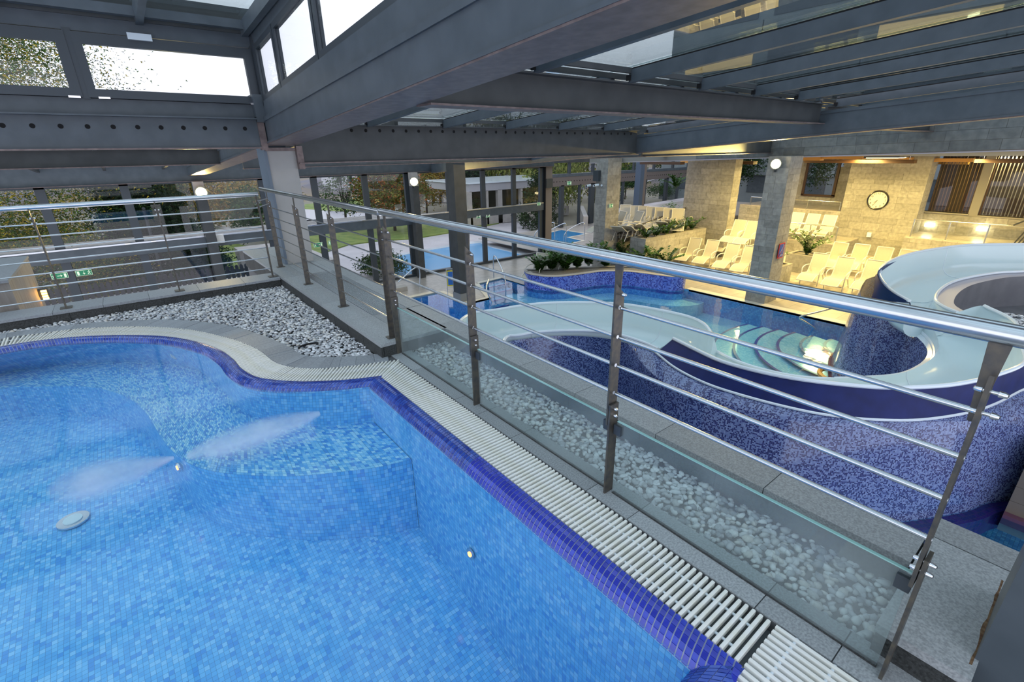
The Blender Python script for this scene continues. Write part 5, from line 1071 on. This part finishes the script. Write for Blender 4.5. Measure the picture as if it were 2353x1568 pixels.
inr = resample(smooth_line([onZ(px, py, -1.45) for px, py in ((2100, 768), (2126, 795), (2130, 817), (2110, 838), (2064, 857), (1984, 864), (1917, 866))], 6), n=60); otr = resample(smooth_line(A2[:8], 6), n=60); mb = MB(); mb.strip(inr, otr); mb.build('wide_rim', 'flume_rim', sl, True, weld=True)
mid = [a+Vector((-.03, .03, -.10)) for a in TT2]; mb = MB(); mb.strip(TB2, mid, v0=0); mb.strip(mid, TT2, v0=1.6); mb.build('mosaic_face', 'violet', tw, True, weld=True)
MB().tube([Vector((p.x, p.y, -3.0)) for p in TB2[:70]], .04, 6).build('foot_band', 'cobmos', tw, True)
rg = [onZ(1905, 855, -3.0), onZ(1890, 845, -3.0)]; c = onZ(1935, 870, -2.95); MB().tube([Vector((c.x+.42*math.cos(a), c.y+.42*math.sin(a), -2.9)) for a in [2*PI*i/24 for i in range(24)]], .05, 6, closed=True).build('tunnel_ring', mat('amber_ring', (.55, .28, .04), .4), None, True, label='amber ring at the water line of the mosaic tower', cat='ring')
# pit inside the upper bend
pt = thing('slide_pit', 'dark grey pit with pebbles inside the upper slide bend', 'pit', (11.5, 1, -2)); pw_ = [p+Vector((.12, -.16, -.02)) for p in b1]; cpt = Vector((13.2, .55, 0)); inn = [Vector((p.x+(cpt.x-p.x)*.10, p.y+(cpt.y-p.y)*.18, p.z-.05)) for p in b1]
mb = MB(); mb.strip([p+Vector((0, 0, -.03)) for p in b1], inn); mb.build('pit_ledge', mat('lilac_grey_ledge', (.40, .40, .45), .4), pt, True, weld=True)
mb = MB(); mb.strip([Vector((p.x, p.y, -1.75)) for p in inn], inn); mb.build('pit_wall', 'pitgrey', pt, True, weld=True)
MB().prism([(p.x, p.y) for p in inn[::3]]+[(9.9, .4), (10.2, -1.5), (17, -1.5)], -1.9, -1.72).build('pit_floor', 'pitgrey', pt)
mb = MB(); rr = random.Random(4)
for i in range(1500):
    k = rr.uniform(.05, .1); e = Matrix.Rotation(rr.uniform(0, 6), 3, 'Z') @ Matrix.Diagonal((k, k*.8, k*.6)); c_ = Vector((rr.uniform(9.8, 14), rr.uniform(-.8, 1.5), -1.70)); vs, fs = PROTO[i % 8]; mb.mesh([e @ v + c_ for v in vs], fs)
mb.build('pit_pebbles', 'pebble', pt, True, kind='stuff')
# brown stone pier where the mosaic wall meets the water
br = thing('stone_pier', 'brown stone block pier beyond the mosaic wall at the frame edge', 'wall', (9, -.6, -3), kind='structure'); MB().box(8.33, 10, -1.6, -.02, -3.3, -1.9).build('pier_core', 'stone_core', br); stone_wall(br, (8.33, -1.6, 0), (0, 1, 0), 1.58, -3.1, -1.9, .3, .5, .9, (-1, 0, 0), mat('brown_stone', (.17, .14, .11), .7, bump=.3, nscale=12), 3, .03)
MB().box(8.2, 8.33, -3.4, -.02, -3.12, -2.98).build('pool_edge_band', 'cobmos', br)
# ================================================================== GLASS FRONT
YF = 17.3
gf = thing('wall_glass_front', 'glass front of the hall', 'glass wall', (6, YF, F0), kind='structure')
MX = [-5.0, -3.25, -1.55, .15, 1.87, 3.60, 5.20, 6.95, 8.62, 10.40, 12.06, 13.70, 15.30]
for x in MX:
    wd = .10 if abs(x-1.87) > .01 and abs(x-8.62) > .01 else .14
    MB().box(x-wd, x+wd, YF-.06, YF+.06, F0, 1.0).build('mullion', 'alu', gf)
MB().box(-5, 15.4, YF-.12, YF+.12, -.95, -.62).build('transom', 'steel', gf); MB().box(-5, 15.4, YF-.14, YF-.12, -.64, -.60).build('transom_edge', 'inox', gf)
MB().box(-5, 15.4, YF-.08, YF+.08, F0, F0+.1).build('bottom_rail', 'alu', gf); MB().box(-5, 15.4, YF-.06, YF+.06, .90, .98).build('top_rail', 'alu', gf)
for a, b in zip(MX, MX[1:]):
    for z0, z1 in ((F0+.1, -.95), (-.62, .9)): MB().box(a+.09, b-.09, YF-.006, YF+.006, z0, z1).build('glass_pane', 'glass', gf)
    for s in (a+.25, b-.35): MB().box(s, s+.12, YF-.16, YF-.14, -.63, -.60).build('hinge', 'chrome', gf)
for x in (1.62, 8.45):
    t = thing('support_column', ('steel column carrying a floodlight behind the far railing' if x < 4 else 'steel column carrying a floodlight in front of the outdoor pool'), 'column', (x+.25, 16.9, F0)); MB().box(x+.10, x+.36, 16.8, 17.05, F0, .48).build('column_shaft', 'steel_dark', t); MB().box(x+.10, x+.36, 16.8, 17.05, .48, .95).build('column_head', 'concrete', t)
MB().box(1.75, 2.2, 17.0, 17.1, -.84, -.60).build('emergency_light', mat('white_luminaire', (.7, .72, .72), .3), None, label='white emergency light box on the transom of the column', cat='lamp')
cp = thing('corner_post', 'brown grey corner post at the end of the glass front', 'post', (15.6, 17.3, F0)); MB().box(15.44, 15.92, 17.2, 17.55, F0, .94).build('post_shaft', mat('brown_grey_post', (.19, .165, .15), .5), cp); MB().box(15.405, 15.44, 17.1, 17.5, F0, .94).build('post_seal', 'hole', cp)
p = onX(1248, 421, 15.36); MB().box(15.45, 15.85, 17.08, 17.195, p.z-.22, p.z+.18).build('wall_speaker', 'alu', None, label='grey box high on the brown corner post', cat='speaker')
# exit signs: green with running figure and arrow
M['exitg'] = mat('exit_green', (.01, .22, .10), .4, emit=(.02, .35, .15, .05)); M['exitw'] = mat('exit_white', (.8, .9, .7), .4, emit=(.7, .9, .6, .15))
def exitsign(px, py, plane, val, w, h, label, arrow):
    if plane == 'y': p = onY(px, py, val); u = Vector((1, 0, 0)); n = Vector((0, -1, 0))
    else: p = onX(px, py, val); u = Vector((0, -1, 0)); n = Vector((-1, 0, 0))
    t = thing('exit_sign', label, 'sign', p); up = Vector((0, 0, 1))
    def bar_(cx, cz, ww, hh, o, m, nm): c = p+u*cx+up*cz+n*o; q = [c-u*ww-up*hh, c+u*ww-up*hh, c+u*ww+up*hh, c-u*ww+up*hh]; return MB().hexa(q, [v+n*.008 for v in q]).build(nm, m, t)
    bar_(0, 0, w/2, h/2, 0, 'exitw', 'sign_edge'); bar_(0, 0, w/2*.95, h/2*.88, .01, 'exitg', 'sign_board'); bar_(w*.34*(1 if arrow == 'r' else -1), 0, w*.07, h*.33, .02, 'exitw', 'sign_door')
    mb = MB(); c = p+n*.024; T = h*.05
    if arrow == 'd': segs = [((0, h*.25), (0, -h*.2)), ((0, -h*.25), (-h*.15, -h*.05)), ((0, -h*.25), (h*.15, -h*.05))]
    else: s = 1 if arrow == 'r' else -1; segs = [((-h*.3*s, 0), (h*.3*s, 0)), ((h*.35*s, 0), (h*.15*s, h*.17)), ((h*.35*s, 0), (h*.15*s, -h*.17))]
    fx = w*.33*(-1 if arrow == 'r' else 1); segs += [((fx, h*.2), (fx-h*.05, -h*.05)), ((fx-h*.05, -h*.05), (fx-h*.25, -h*.3)), ((fx-h*.05, -h*.05), (fx+h*.15, -h*.3)), ((fx-h*.25, h*.1), (fx+h*.2, h*.05))]
    for a, b in segs: mb.beam(c+u*a[0]+up*a[1], c+u*b[0]+up*b[1], .004, T*1.6, up=tuple(n.cross((b[0]-a[0])*u+(b[1]-a[1])*up)) if True else (0, 0, 1))
    mb.disc(c+u*fx+up*h*.3, h*.07, n, .004, 8); mb.build('sign_symbol', 'exitw', t); return t
exitsign(137, 634, 'y', 17.2, .34, .15, 'green exit sign with arrow left of the mullion behind the far railing', 'r')
exitsign(193, 627, 'y', 17.2, .34, .15, 'green exit sign with down arrow right of the mullion behind the far railing', 'd')
exitsign(731, 563, 'y', 17.2, .30, .15, 'green exit sign with arrow behind the ledge railing', 'r'); exitsign(763, 558, 'y', 17.2, .26, .15, 'green exit sign seen partly behind the flat railing post', 'd')
exitsign(1099, 498, 'y', 17.2, .22, .14, 'green exit sign with arrow beside the dark column', 'r'); exitsign(1121, 496, 'y', 17.2, .22, .14, 'green exit sign with down arrow on the glass door', 'd')
exitsign(1238, 469, 'y', 17.15, .20, .14, 'small green exit sign at the end of the transom', 'r'); exitsign(1308, 421, 'y', 22.6, .36, .22, 'green exit sign on the far perforated beam', 'r'); exitsign(1404, 473, 'y', 13.15, .22, .15, 'green exit sign on the warm face of the stone pillar', 'r')
# far glass wall of the whirlpool bay and the terrace
Y2 = 22.8
fg = thing('wall_glass_far', 'far glass wall behind the whirlpool and terrace', 'glass wall', (24, Y2, F0), kind='structure')
M['brownsteel'] = mat('brown_grey_steel', (.13, .115, .11), .5)
MB().box(20.7, 36, Y2-.1, Y2+.1, -.45, .1).build('perforated_beam', 'brownsteel', fg); MB().box(20.7, 36, Y2-.12, Y2+.12, .1, .28).build('sill_beam', 'steel', fg); MB().box(20.7, 36, Y2-.12, Y2+.12, .92, 1.6).build('head_beam', 'steel_dark', fg)
for k in range(60): MB().disc((20.9+k*.25, Y2-.104, -.17), .035, (0, 1, 0), .004, 10).build('round_hole', 'hole', fg)
for px in (1290, 1331, 1359, 1430, 1480, 1528, 1554):
    q = onY(px, 450, Y2); wd = .28 if px in (1290, 1528) else (.4 if px == 1359 else .09); MB().box(q.x-wd/2, q.x+wd/2, Y2-.1, Y2+.1, F0, -.4).build('mullion', 'alu', fg)
for px in (1308, 1362, 1418, 1456, 1502, 1545, 1580): q = onY(px, 390, Y2); MB().box(q.x-.08, q.x+.08, Y2-.08, Y2+.08, .28, .95).build('mullion', 'alu', fg)
for k in range(8): MB().box(20.8+k*1.9, 22.7+k*1.9-.05, Y2-.006, Y2+.006, F0, -.45).build('glass_pane', 'glass', fg); MB().box(20.8+k*1.9, 22.7+k*1.9-.05, Y2-.006, Y2+.006, .28, .92).build('glass_pane', 'glass', fg)
q = onY(1468, 450, 19.5); tcx_ = thing('support_column', 'blue and brown steel column rising from the upper terrace', 'column', (q.x, 19.5, -1.9)); MB().box(q.x-.25, q.x+.1, 19.3, 19.7, -1.9, 1.3).build('column_shaft', mat('blue_steel', (.06, .09, .14), .4), tcx_); MB().box(q.x+.1, q.x+.36, 19.32, 19.7, -1.9, 1.3).build('column_flange', 'brownsteel', tcx_)
p = onY(1180, 560, 22.5)
shrub(22.4, 14.9, -1.9, .9, 12, 95, 'dark potted shrub among the loungers of the upper terrace', None, .8, .2); q = onY(1548, 482, 21.5); shrub(q.x, 21.5, -1.9+.8, 1.0, 14, 96, 'leafy green potted shrub near the terrace windows', None, .9, .24)
# ================================================================== OUTSIDE
M['lawn'] = mat('mown_lawn', (.12, .19, .035), .9, col2=(.22, .27, .06), nscale=1.6, bump=.2)
M['paving'] = mat('pale_paving', (.52, .50, .52), .8, col2=(.44, .42, .44), nscale=.8)
M['asphalt'] = mat('garden_ground', (.16, .15, .12), .9, col2=(.22, .20, .14), nscale=.3)
gd = thing('ground_outside', 'garden ground beyond the glass', 'ground', (10, 60, -3.4), kind='structure'); MB().box(-150, 200, 17.45, 70, -3.9, -3.38).build('garden_earth', 'asphalt', gd); MB().box(34.5, 200, -60, 17.45, -3.9, -3.38).build('garden_earth', 'asphalt', gd)
def patch(px, z, m, nm, label, cat, th=.03):
    poly = [onZ(a, b, z) for a, b in px]; return MB().prism([(p.x, p.y) for p in poly], z-th, z).build(nm, m, None, label=label, cat=cat, kind='structure')
patch([(640,665),(700,590),(760,545),(905,512),(1240,472),(1245,590),(940,655)], -3.34, 'paving', 'pool_terrace_paving', 'pale paving round the outdoor pool', 'paving')
patch([(875,592),(963,579),(1052,564),(1110,557),(1133,567),(1210,584),(1190,604),(950,650),(905,640)], -3.315, mat('outdoor_pool_lining', (.16, .42, .72), .2, spec=.7), 'outdoor_pool', 'light blue outdoor pool', 'swimming pool')
patch([(860,594),(963,575),(1052,560),(1115,552),(1120,556),(1052,564),(963,579),(872,597)], -3.30, 'flume_rim', 'pool_edge', 'white edge of the outdoor pool', 'pool edge')
patch([(1110,556),(1137,564),(1214,582),(1208,587),(1131,569),(1105,559)], -3.30, 'flume_rim', 'pool_edge', 'white edge of the outdoor pool', 'pool edge')
lw_ = patch([(700,590),(760,575),(800,562),(870,553),(950,548),(1060,530),(1150,512),(1150,498),(1000,505),(900,508),(800,520),(690,545)], -3.28, 'lawn', 'lawn', 'green lawn behind the outdoor pool', 'lawn', .06)
patch([(400,640),(620,608),(640,560),(560,545),(420,545),(380,570)], -3.2, 'lawn', 'lawn', 'green lawn behind the picket fence', 'lawn', .1)
patch([(700,470),(860,450),(860,478),(700,492)], -3.3, 'lawn', 'lawn', 'distant park lawn', 'lawn'); patch([(690,480),(870,492),(860,500),(690,506)], -3.25, mat('lake_water', (.04, .06, .10), .15), 'lake', 'dark lake strip', 'lake')
patch([(395,560),(430,545),(560,700),(440,700)], -3.25, 'paving', 'garden_path', 'pale garden ramp', 'paving')
for a, b, h_, l_ in (((505, 553), (620, 578), .9, 'concrete garden wall beyond the lawn'), ((640, 578), (770, 640), .8, 'concrete wall descending beside the outdoor steps'), ((345, 590), (470, 640), .7, 'white garden wall behind the picket fence'), ((1335, 500), (1345, 530), .9, 'low grey garden wall behind the pillar')):
    p, q = onZ(*a, -3.3), onZ(*b, -3.3); MB().beam((p.x, p.y, -3.3+h_/2), (q.x, q.y, -3.3+h_/2), .3, h_).build('garden_wall', 'concrete', None, label=l_, cat='wall')
p = onZ(597, 612, -3.2); MB().box(p.x-.8, p.x+1.0, p.y-.5, p.y+.6, -3.3, -2.3).build('garden_block', 'concrete', None, label='square white concrete block at the end of the lawn', cat='block')
# picket fence
pf = thing('picket_fence', 'dark brown picket fence just outside the glass front', 'fence', (1, 18.2, -2.7)); M['picket'] = mat('dark_stained_wood', (.03, .026, .038), .6)
for z in (-2.45, -2.0): MB().box(-3.5, 4.4, 18.24, 18.28, z, z+.06).build('fence_rail', 'picket', pf)
for i in range(54):
    x = -3.3+i*.142; MB().prism([(0, 0)]*0+[], 0, 0) if False else None; mb = MB(); pts = [(x-.048, -2.75), (x+.048, -2.75), (x+.048, -1.83), (x+.03, -1.79), (x, -1.775), (x-.03, -1.79), (x-.048, -1.83)]
    mb.mesh([(a, 18.20, b) for a, b in pts]+[(a, 18.23, b) for a, b in pts], [tuple(range(7)), tuple(range(13, 6, -1))]+[(k, (k+1) % 7, 7+(k+1) % 7, 7+k) for k in range(7)]); mb.build('picket', 'picket', pf)
MB().box(-4.5, 4.6, 17.5, 18.32, -3.0, -2.62).build('lawn', 'lawn', None, label='grass strip under the picket fence', cat='lawn', kind='structure')
MB().box(-4.5, 4.6, 18.45, 20.6, -3.0, -2.68).build('garden_path', 'paving', None, label='pale path strip behind the picket fence', cat='paving', kind='structure')
# slatted deck roof outside, seen above the transom
for i in range(7): y = 17.9+i*.25; MB().box(-5, 9.0, y, y+.14, -.77, -.74).build('canopy_slat', 'concrete', None, kind='structure', label='pale slat of the outdoor canopy')
# left stone block with wall lights
sb = thing('stone_block_wall', 'pale stone clad block with bevelled end behind the far railing', 'wall', (-2.2, 10, -1)); q = [onY(px, py, 9.0) for px, py in ((0, 700), (62, 588), (95, 700))]
M['panel'] = mat('veined_stone_panel', (.22, .20, .18), .6, col2=(.30, .28, .25), nscale=4, stretch=(6, 6, .6))
q1 = onY(62, 588, 9.0); MB().box(-4.5, q1.x, 7.3, 9.0, -1.2, q1.z-.03).build('stone_panel', 'panel', sb); MB().box(-4.5, q1.x+.01, 7.25, 9.01, q1.z-.028, q1.z).build('cap_slab', 'granite_tile', sb)
MB().box(q1.x-.19, q1.x-.03, 7.2, 7.45, q1.z, q1.z+.6).build('railing_stub', 'steel_dark', sb) if False else None
M['amber'] = mat('amber_lamp_glass', (1, .6, .1), .4, emit=(1, .48, .08, 9))
for i, (px, py) in enumerate(((98, 676),)):
    p = onY(px, py, 8.8); t = thing('wall_lamp', 'grey cylindrical wall lamp glowing amber on the stone block', 'lamp', p); MB().tube([p+Vector((-.25, 0, 0)), p+Vector((.06, 0, 0))], .075, 16).build('lamp_housing', 'alu', t, True)
    for k in range(4): MB().box(p.x+.0, p.x+.055, p.y-.09, p.y-.02, p.z-.06+k*.033, p.z-.04+k*.033).build('lamp_louvre', 'amber', t)
p = onY(60, 708, 8.6); MB().box(p.x-.11, p.x+.12, 8.5, 8.7, p.z-.07, p.z+.05).build('terracotta_block', mat('terracotta', (.22, .09, .06), .7, col2=(.3, .2, .16), nscale=15), None, label='small reddish brick box at the foot of the stone block', cat='box')
# pavilion
pv_ = thing('garden_pavilion', 'flat roofed glass pavilion with white fascia beyond the outdoor pool', 'building', (22, 28, -3.3)); a = onY(1078, 420, 29); b = onY(1245, 409, 29)
MB().box(a.x, b.x+3, 29, 35, a.z-.62, a.z-.1).build('roof_fascia', mat('grey_fascia', (.40, .40, .43), .6), pv_); MB().box(a.x-.1, b.x+3, 28.9, 35, a.z-.1, a.z).build('roof_edge', 'flume_rim', pv_); MB().box(a.x, b.x+3, 29, 29.4, -3.3, -2.6).build('sill_wall', 'concrete', pv_)
for px in (1082, 1120, 1152, 1199, 1235): q = onY(px, 450, 29); MB().box(q.x-(.3 if px in (1082, 1152) else .09), q.x+.09, 29, 29.3, -3.4, a.z-.6).build('pavilion_column', 'concrete', pv_)
MB().box(a.x, b.x+3, 31, 31.02, -3.3, a.z-.6).build('pavilion_glass', mat('amber_dark_glass', (.05, .045, .02), .5), pv_)
# round white building and houses
rb = thing('round_building', 'white round building with shallow roof among the trees', 'building', (0, 0, 0)); q = onY(1022, 445, 48); rb.location = (q.x, 48, -3.3)
MB().tube([(q.x+.6, 48, -3.3), (q.x+.6, 48, q.z+.9)], 2.6, 24).build('round_wall', mat('white_render', (.62, .60, .58), .8), rb, True); MB().tube([(q.x+.6, 48, q.z+.9), (q.x+.6, 48, q.z+1.25), (q.x+.6, 48, q.z+1.7)], [3.5, 3.5, 1.8], 24).build('roof', mat('pale_roof', (.40, .43, .42), .6), rb, True); MB().tube([(q.x+.6, 48, q.z+1.6), (q.x+.6, 48, q.z+2.6)], 1.8, 24).build('lantern', mat('grey_lantern', (.30, .26, .30), .7), rb, True)
for k in range(5): an = PI*1.1+k*.35; MB().box(q.x+.6+2.62*math.cos(an)-.2, q.x+.6+2.62*math.cos(an)+.2, 48+2.62*math.sin(an)-.1, 48+2.62*math.sin(an)+.1, q.z-.9, q.z+.2).build('window', 'alu', rb)
for i, (px, py, y, w_, h_, c, l_) in enumerate([(1040, 403, 60, 4, 4.5, (.30, .03, .04), 'dark red building behind the round white one'), (803, 420, 70, 5, 5, (.55, .55, .58), 'pale block of flats on the hillside above the lake'), (784, 424, 74, 3, 3, (.70, .68, .68), 'small white house on the hillside beside the flats'), (1465, 416, 45, 8, 2.4, (.70, .70, .72), 'long white building beyond the far hedge')]):
    q = onY(px, py, y); t = thing('house', l_, 'building', (q.x, y, q.z-h_)); MB().box(q.x-w_/2, q.x+w_/2, y, y+4, q.z-h_, q.z+h_*.3).build('house_wall', mat('house_wall', c, .8), t); MB().box(q.x-w_*.55, q.x+w_*.55, y-.2, y+4.2, q.z+h_*.3, q.z+h_*.3+.4).build('roof', 'alu', t)
    for k in range(3):
        for j in range(2): MB().box(q.x-w_*.35+k*w_*.3, q.x-w_*.35+k*w_*.3+w_*.14, y-.05, y, q.z-h_*.35+j*h_*.36, q.z-h_*.35+j*h_*.36+h_*.18).build('window', 'alu', t)
# hillside
hl = MB(); rr = random.Random(2); NX, NY = 60, 14
hv = [[None]*(NY+1) for _ in range(NX+1)]
for i in range(NX+1):
    for j in range(NY+1):
        ang = math.radians(-75+150*i/NX)+.2; d = 62+j*9; hgt_ = -3.6+ (j/NY)**1.1*10.5 + rr.uniform(-.5, .5)*(j > 0); hv[i][j] = (math.sin(ang)*d, math.cos(ang)*d, hgt_)
for i in range(NX):
    for j in range(NY): hl.face([hv[i][j], hv[i+1][j], hv[i+1][j+1], hv[i][j+1]])
hl.build('hillside', mat('autumn_hillside', (.10, .10, .13), .95, col2=(.17, .13, .07), nscale=.22, bump=.5, detail=10), None, kind='structure', label='wooded hillside in autumn colours')
# trees
def foliage_cols(kind):
    return {'mix': [(.06,.12,.02),(.10,.17,.03),(.04,.09,.02),(.30,.24,.02),(.08,.14,.03),(.45,.33,.03)], 'conifer': [(.012,.028,.012),(.02,.045,.018),(.03,.06,.02)], 'autumn': [(.28,.16,.03),(.20,.17,.04),(.36,.22,.04),(.14,.14,.04)], 'red': [(.10,.12,.03),(.30,.10,.03),(.07,.10,.02),(.16,.14,.03)], 'willow': [(.16,.20,.04),(.22,.25,.07),(.11,.15,.03),(.28,.28,.08)], 'green': [(.03,.07,.015),(.05,.10,.02),(.04,.08,.03)], 'blue': [(.10,.16,.18),(.14,.20,.22)]}[kind]
for k in ('mix', 'conifer', 'autumn', 'red', 'willow', 'green', 'blue'): M['fol_'+k] = per_island(mat('foliage_'+k, (.1, .1, .05), .9, spec=.1), cols=foliage_cols(k))
M['bark'] = mat('tree_bark', (.06, .045, .035), .9)
NT = 1.8
def tree(x, y, zb_, h, r, kind, label, n=2600, leaf=.22, cone=False, droop=False, seed=None, flat=1., ncl=60, c0=.45, c1=.48):
    rr = random.Random(seed or int(x*13+y*7)); t = thing('tree' if h > 2.2 else 'bush', label, 'tree' if h > 2.2 else 'bush', (x, y, zb_)); base = zb_+h*(.06 if cone else (.22 if c0 > .43 else 0))
    MB().tube([(x, y, zb_-.1), (x+.1, y, zb_+h*.45), (x, y, zb_+h*.85)], [h*.022, h*.015, .02], 7).build('trunk', 'bark', t, True)
    cl = []
    for i in range(ncl):
        if cone: f = rr.random()**.7; cz = base+(h-(base-zb_))*(1-f)*1.0; R_c = r*f*rr.uniform(.5, 1); a = rr.uniform(0, 6.28); cl.append((x+R_c*math.cos(a), y+R_c*math.sin(a), cz, r*.28))
        else:
            a = rr.uniform(0, 6.28); ph = math.acos(rr.uniform(-.75, 1)); q = r*rr.uniform(.45, .92); cl.append((x+q*math.cos(a)*math.sin(ph), y+q*math.sin(a)*math.sin(ph), base+(h-(base-zb_))*(c0+c1*math.cos(ph)*rr.uniform(.6, 1)), r*.34))
    mb = MB(); br_ = MB()
    for c in cl[:18]: br_.tube([(x, y, zb_+h*.35), ((x+c[0])/2, (y+c[1])/2, (zb_+h*.5+c[2])/2), c[:3]], [.04*h/6, .025*h/6, .008], 4, caps=False)
    br_.build('branch', 'bark', t)
    for i in range(int(n*NT) if n < 10000 else n):
        c = cl[i % len(cl)]; g = lambda: rr.gauss(0, .5)*c[3]; p = Vector((c[0]+g(), c[1]+g(), c[2]+g()*(1.7 if droop else .8)*flat)); d = Vector((rr.gauss(0, 1), rr.gauss(0, 1), rr.gauss(0, .5)-(2 if droop else .35))).normalized(); s = d.cross(Vector((rr.gauss(0, 1), rr.gauss(0, 1), rr.gauss(0, 1)))).normalized(); L = leaf*rr.uniform(.55, 1.1); mb.face([p-s*L*.22, p+d*L*.5-s*L*.05, p+d*L, p+s*L*.25])
    mb.build('foliage', 'fol_'+kind, t, kind='stuff'); return t
tree(-3.9, 24.5, -3.4, 14, 5.4, 'mix', 'large yellowing tree beyond the railing, its branches reaching the high window', 110000, .12, ncl=260, c0=.42, c1=.42)
tree(.6, 23.2, -3.4, 6.6, 2.4, 'conifer', 'dark fir tree beside the yellowing tree', 80000, .14, True, ncl=110)
tree(-6.5, 23.5, -3.4, 5.2, 3.6, 'mix', 'low spreading green and yellow tree at the photo edge behind the stone block', 60000, .12, ncl=120, c0=.40, c1=.5); tree(-2.4, 22.2, -3.4, 3.6, 2.3, 'mix', 'low leafy bush in front of the yellowing tree', 30000, .12, ncl=90, c0=.40, c1=.5)
tree(3.6, 36, -3.6, 4.6, 2.6, 'autumn', 'rust coloured tree behind the far floodlight', 2600, .3); tree(7.4, 40, -3.6, 4.0, 3.0, 'autumn', 'low golden tree behind the concrete column', 2600, .3); tree(5.5, 30, -3.4, 3.6, 1.5, 'green', 'small dark tree beside the far floodlight', 1500, .26)
tree(14.2, 31, -3.4, 5.2, 2.3, 'red', 'dense green and rust tree behind the middle floodlight', 5200, .25); tree(11.6, 33, -3.4, 4.4, 1.6, 'green', 'slender leafy tree left of the rust tree', 900, .22)
tree(11.5, 52, -3.6, 3.2, 1.3, 'blue', 'small blue spruce beside the lake', 900, .22, True); tree(20.5, 38, -3.4, 4.4, 2.6, 'autumn', 'golden tree beside the round white building', 2200, .28); tree(19.5, 30.5, -3.4, 2.6, 1.1, 'conifer', 'dark bush in front of the round white building', 1400, .2)
tree(24.5, 40, -3.4, 7.5, 3.2, 'conifer', 'tall dark tree above the pavilion roof', 4200, .34); tree(31, 41, -3.4, 8, 4, 'willow', 'pale green willow behind the pavilion', 6000, .40, droop=True); tree(37, 40, -3.4, 8, 4.2, 'willow', 'wide weeping willow above the far perforated beam', 6500, .40, droop=True)
tree(22.2, 25.2, -3.4, 4.6, 1.5, 'conifer', 'dark spruce right behind the corner post', 2600, .24, True); tree(30.5, 27, -3.4, 3.6, 1.3, 'red', 'round tree outside the far glass wall', 1500, .22); tree(28, 30, -3.4, 5, 2.4, 'willow', 'hanging willow branches outside the whirlpool bay', 2600, .34, droop=True)
tree(37, 30, -2.6, 3.0, 1.7, 'green', 'umbrella shaped tree outside the terrace windows', 2600, .22, flat=.5); tree(44, 36, -3, 6.5, 3.5, 'willow', 'loose willow above the terrace windows', 3200, .34, droop=True); tree(45, 30, -2.6, 4.6, 2.6, 'green', 'dense green bush at the end of the terrace windows', 3000, .26)
tree(38.8, 21, -2.2, 5.2, 2.4, 'conifer', 'dark ivy clad tree glimpsed beside the tall stone wall', 3500, .26); tree(36, 14.5, -2.2, 5, 2.2, 'conifer', 'dark shrubbery outside the garden window', 2600, .24); tree(39, 11, -2.2, 4, 2, 'green', 'hedge outside the garden window', 2000, .24)
for i, (x, y, r_, k, l_) in enumerate([(8.2, 19.6, 1.1, 'green', 'low juniper bush outside by the steps'), (2.2, 24.5, 1.2, 'conifer', 'dark bush behind the picket fence'), (33, 28.5, 1.3, 'green', 'clipped hedge left of the umbrella tree'), (41, 29, 1.5, 'green', 'clipped hedge right of the umbrella tree')]): tree(x, y, -3.4 if y < 28 else -2.8, 1.0 if y < 20 else 1.3, r_, k, l_, 1500, .16)
patch([(1415,480),(1600,450),(1600,480),(1415,500)], -2.0, 'paving', 'garden_path', 'pale path outside the terrace windows', 'paving'); patch([(1650,480),(1760,468),(1760,500),(1650,500)], -2.2, 'paving', 'garden_path', 'pale path beside the tall stone wall', 'paving')
# thin tree stake and garden lamps
q = onY(335, 500, 21); MB().tube([(q.x, 21, -3.3), (q.x, 21, q.z+.25), (q.x, 20.7, q.z+.32)], .05, 8).build('garden_lamp_post', 'steel_dark', None, True, label='slim dark lamp post outside behind the far railing', cat='lamp')

# hotel rising behind the hall, seen through the skylights
ht = thing('hotel_building', 'tall grey panelled hotel front with lit windows seen through the skylights', 'building', (42, 0, -3)); M['hpanel'] = mat('grey_facade_panel', (.17, .21, .23), .5, col2=(.21, .245, .26), nscale=1); M['hwin'] = mat('lit_window', (.5, .4, .2), .4, emit=(1, .62, .25, .5))
MB().box(42.2, 50, -45, 30, -3, 42).build('facade_core', 'hpanel', ht)
rr = random.Random(12)
for fl_ in range(13):
    z = -2+fl_*3.2
    for k in range(10):
        y = 29-k*7.2; MB().box(42.0, 42.2, y-7.1, y, z+1.5, z+3.14).build('facade_panel', 'hpanel', ht); MB().box(42.15, 42.2, y-6.6, y-.6, z+.1, z+1.4).build('window', 'hwin' if (rr.random() < .35 and fl_ in (3, 4)) else 'steel', ht)
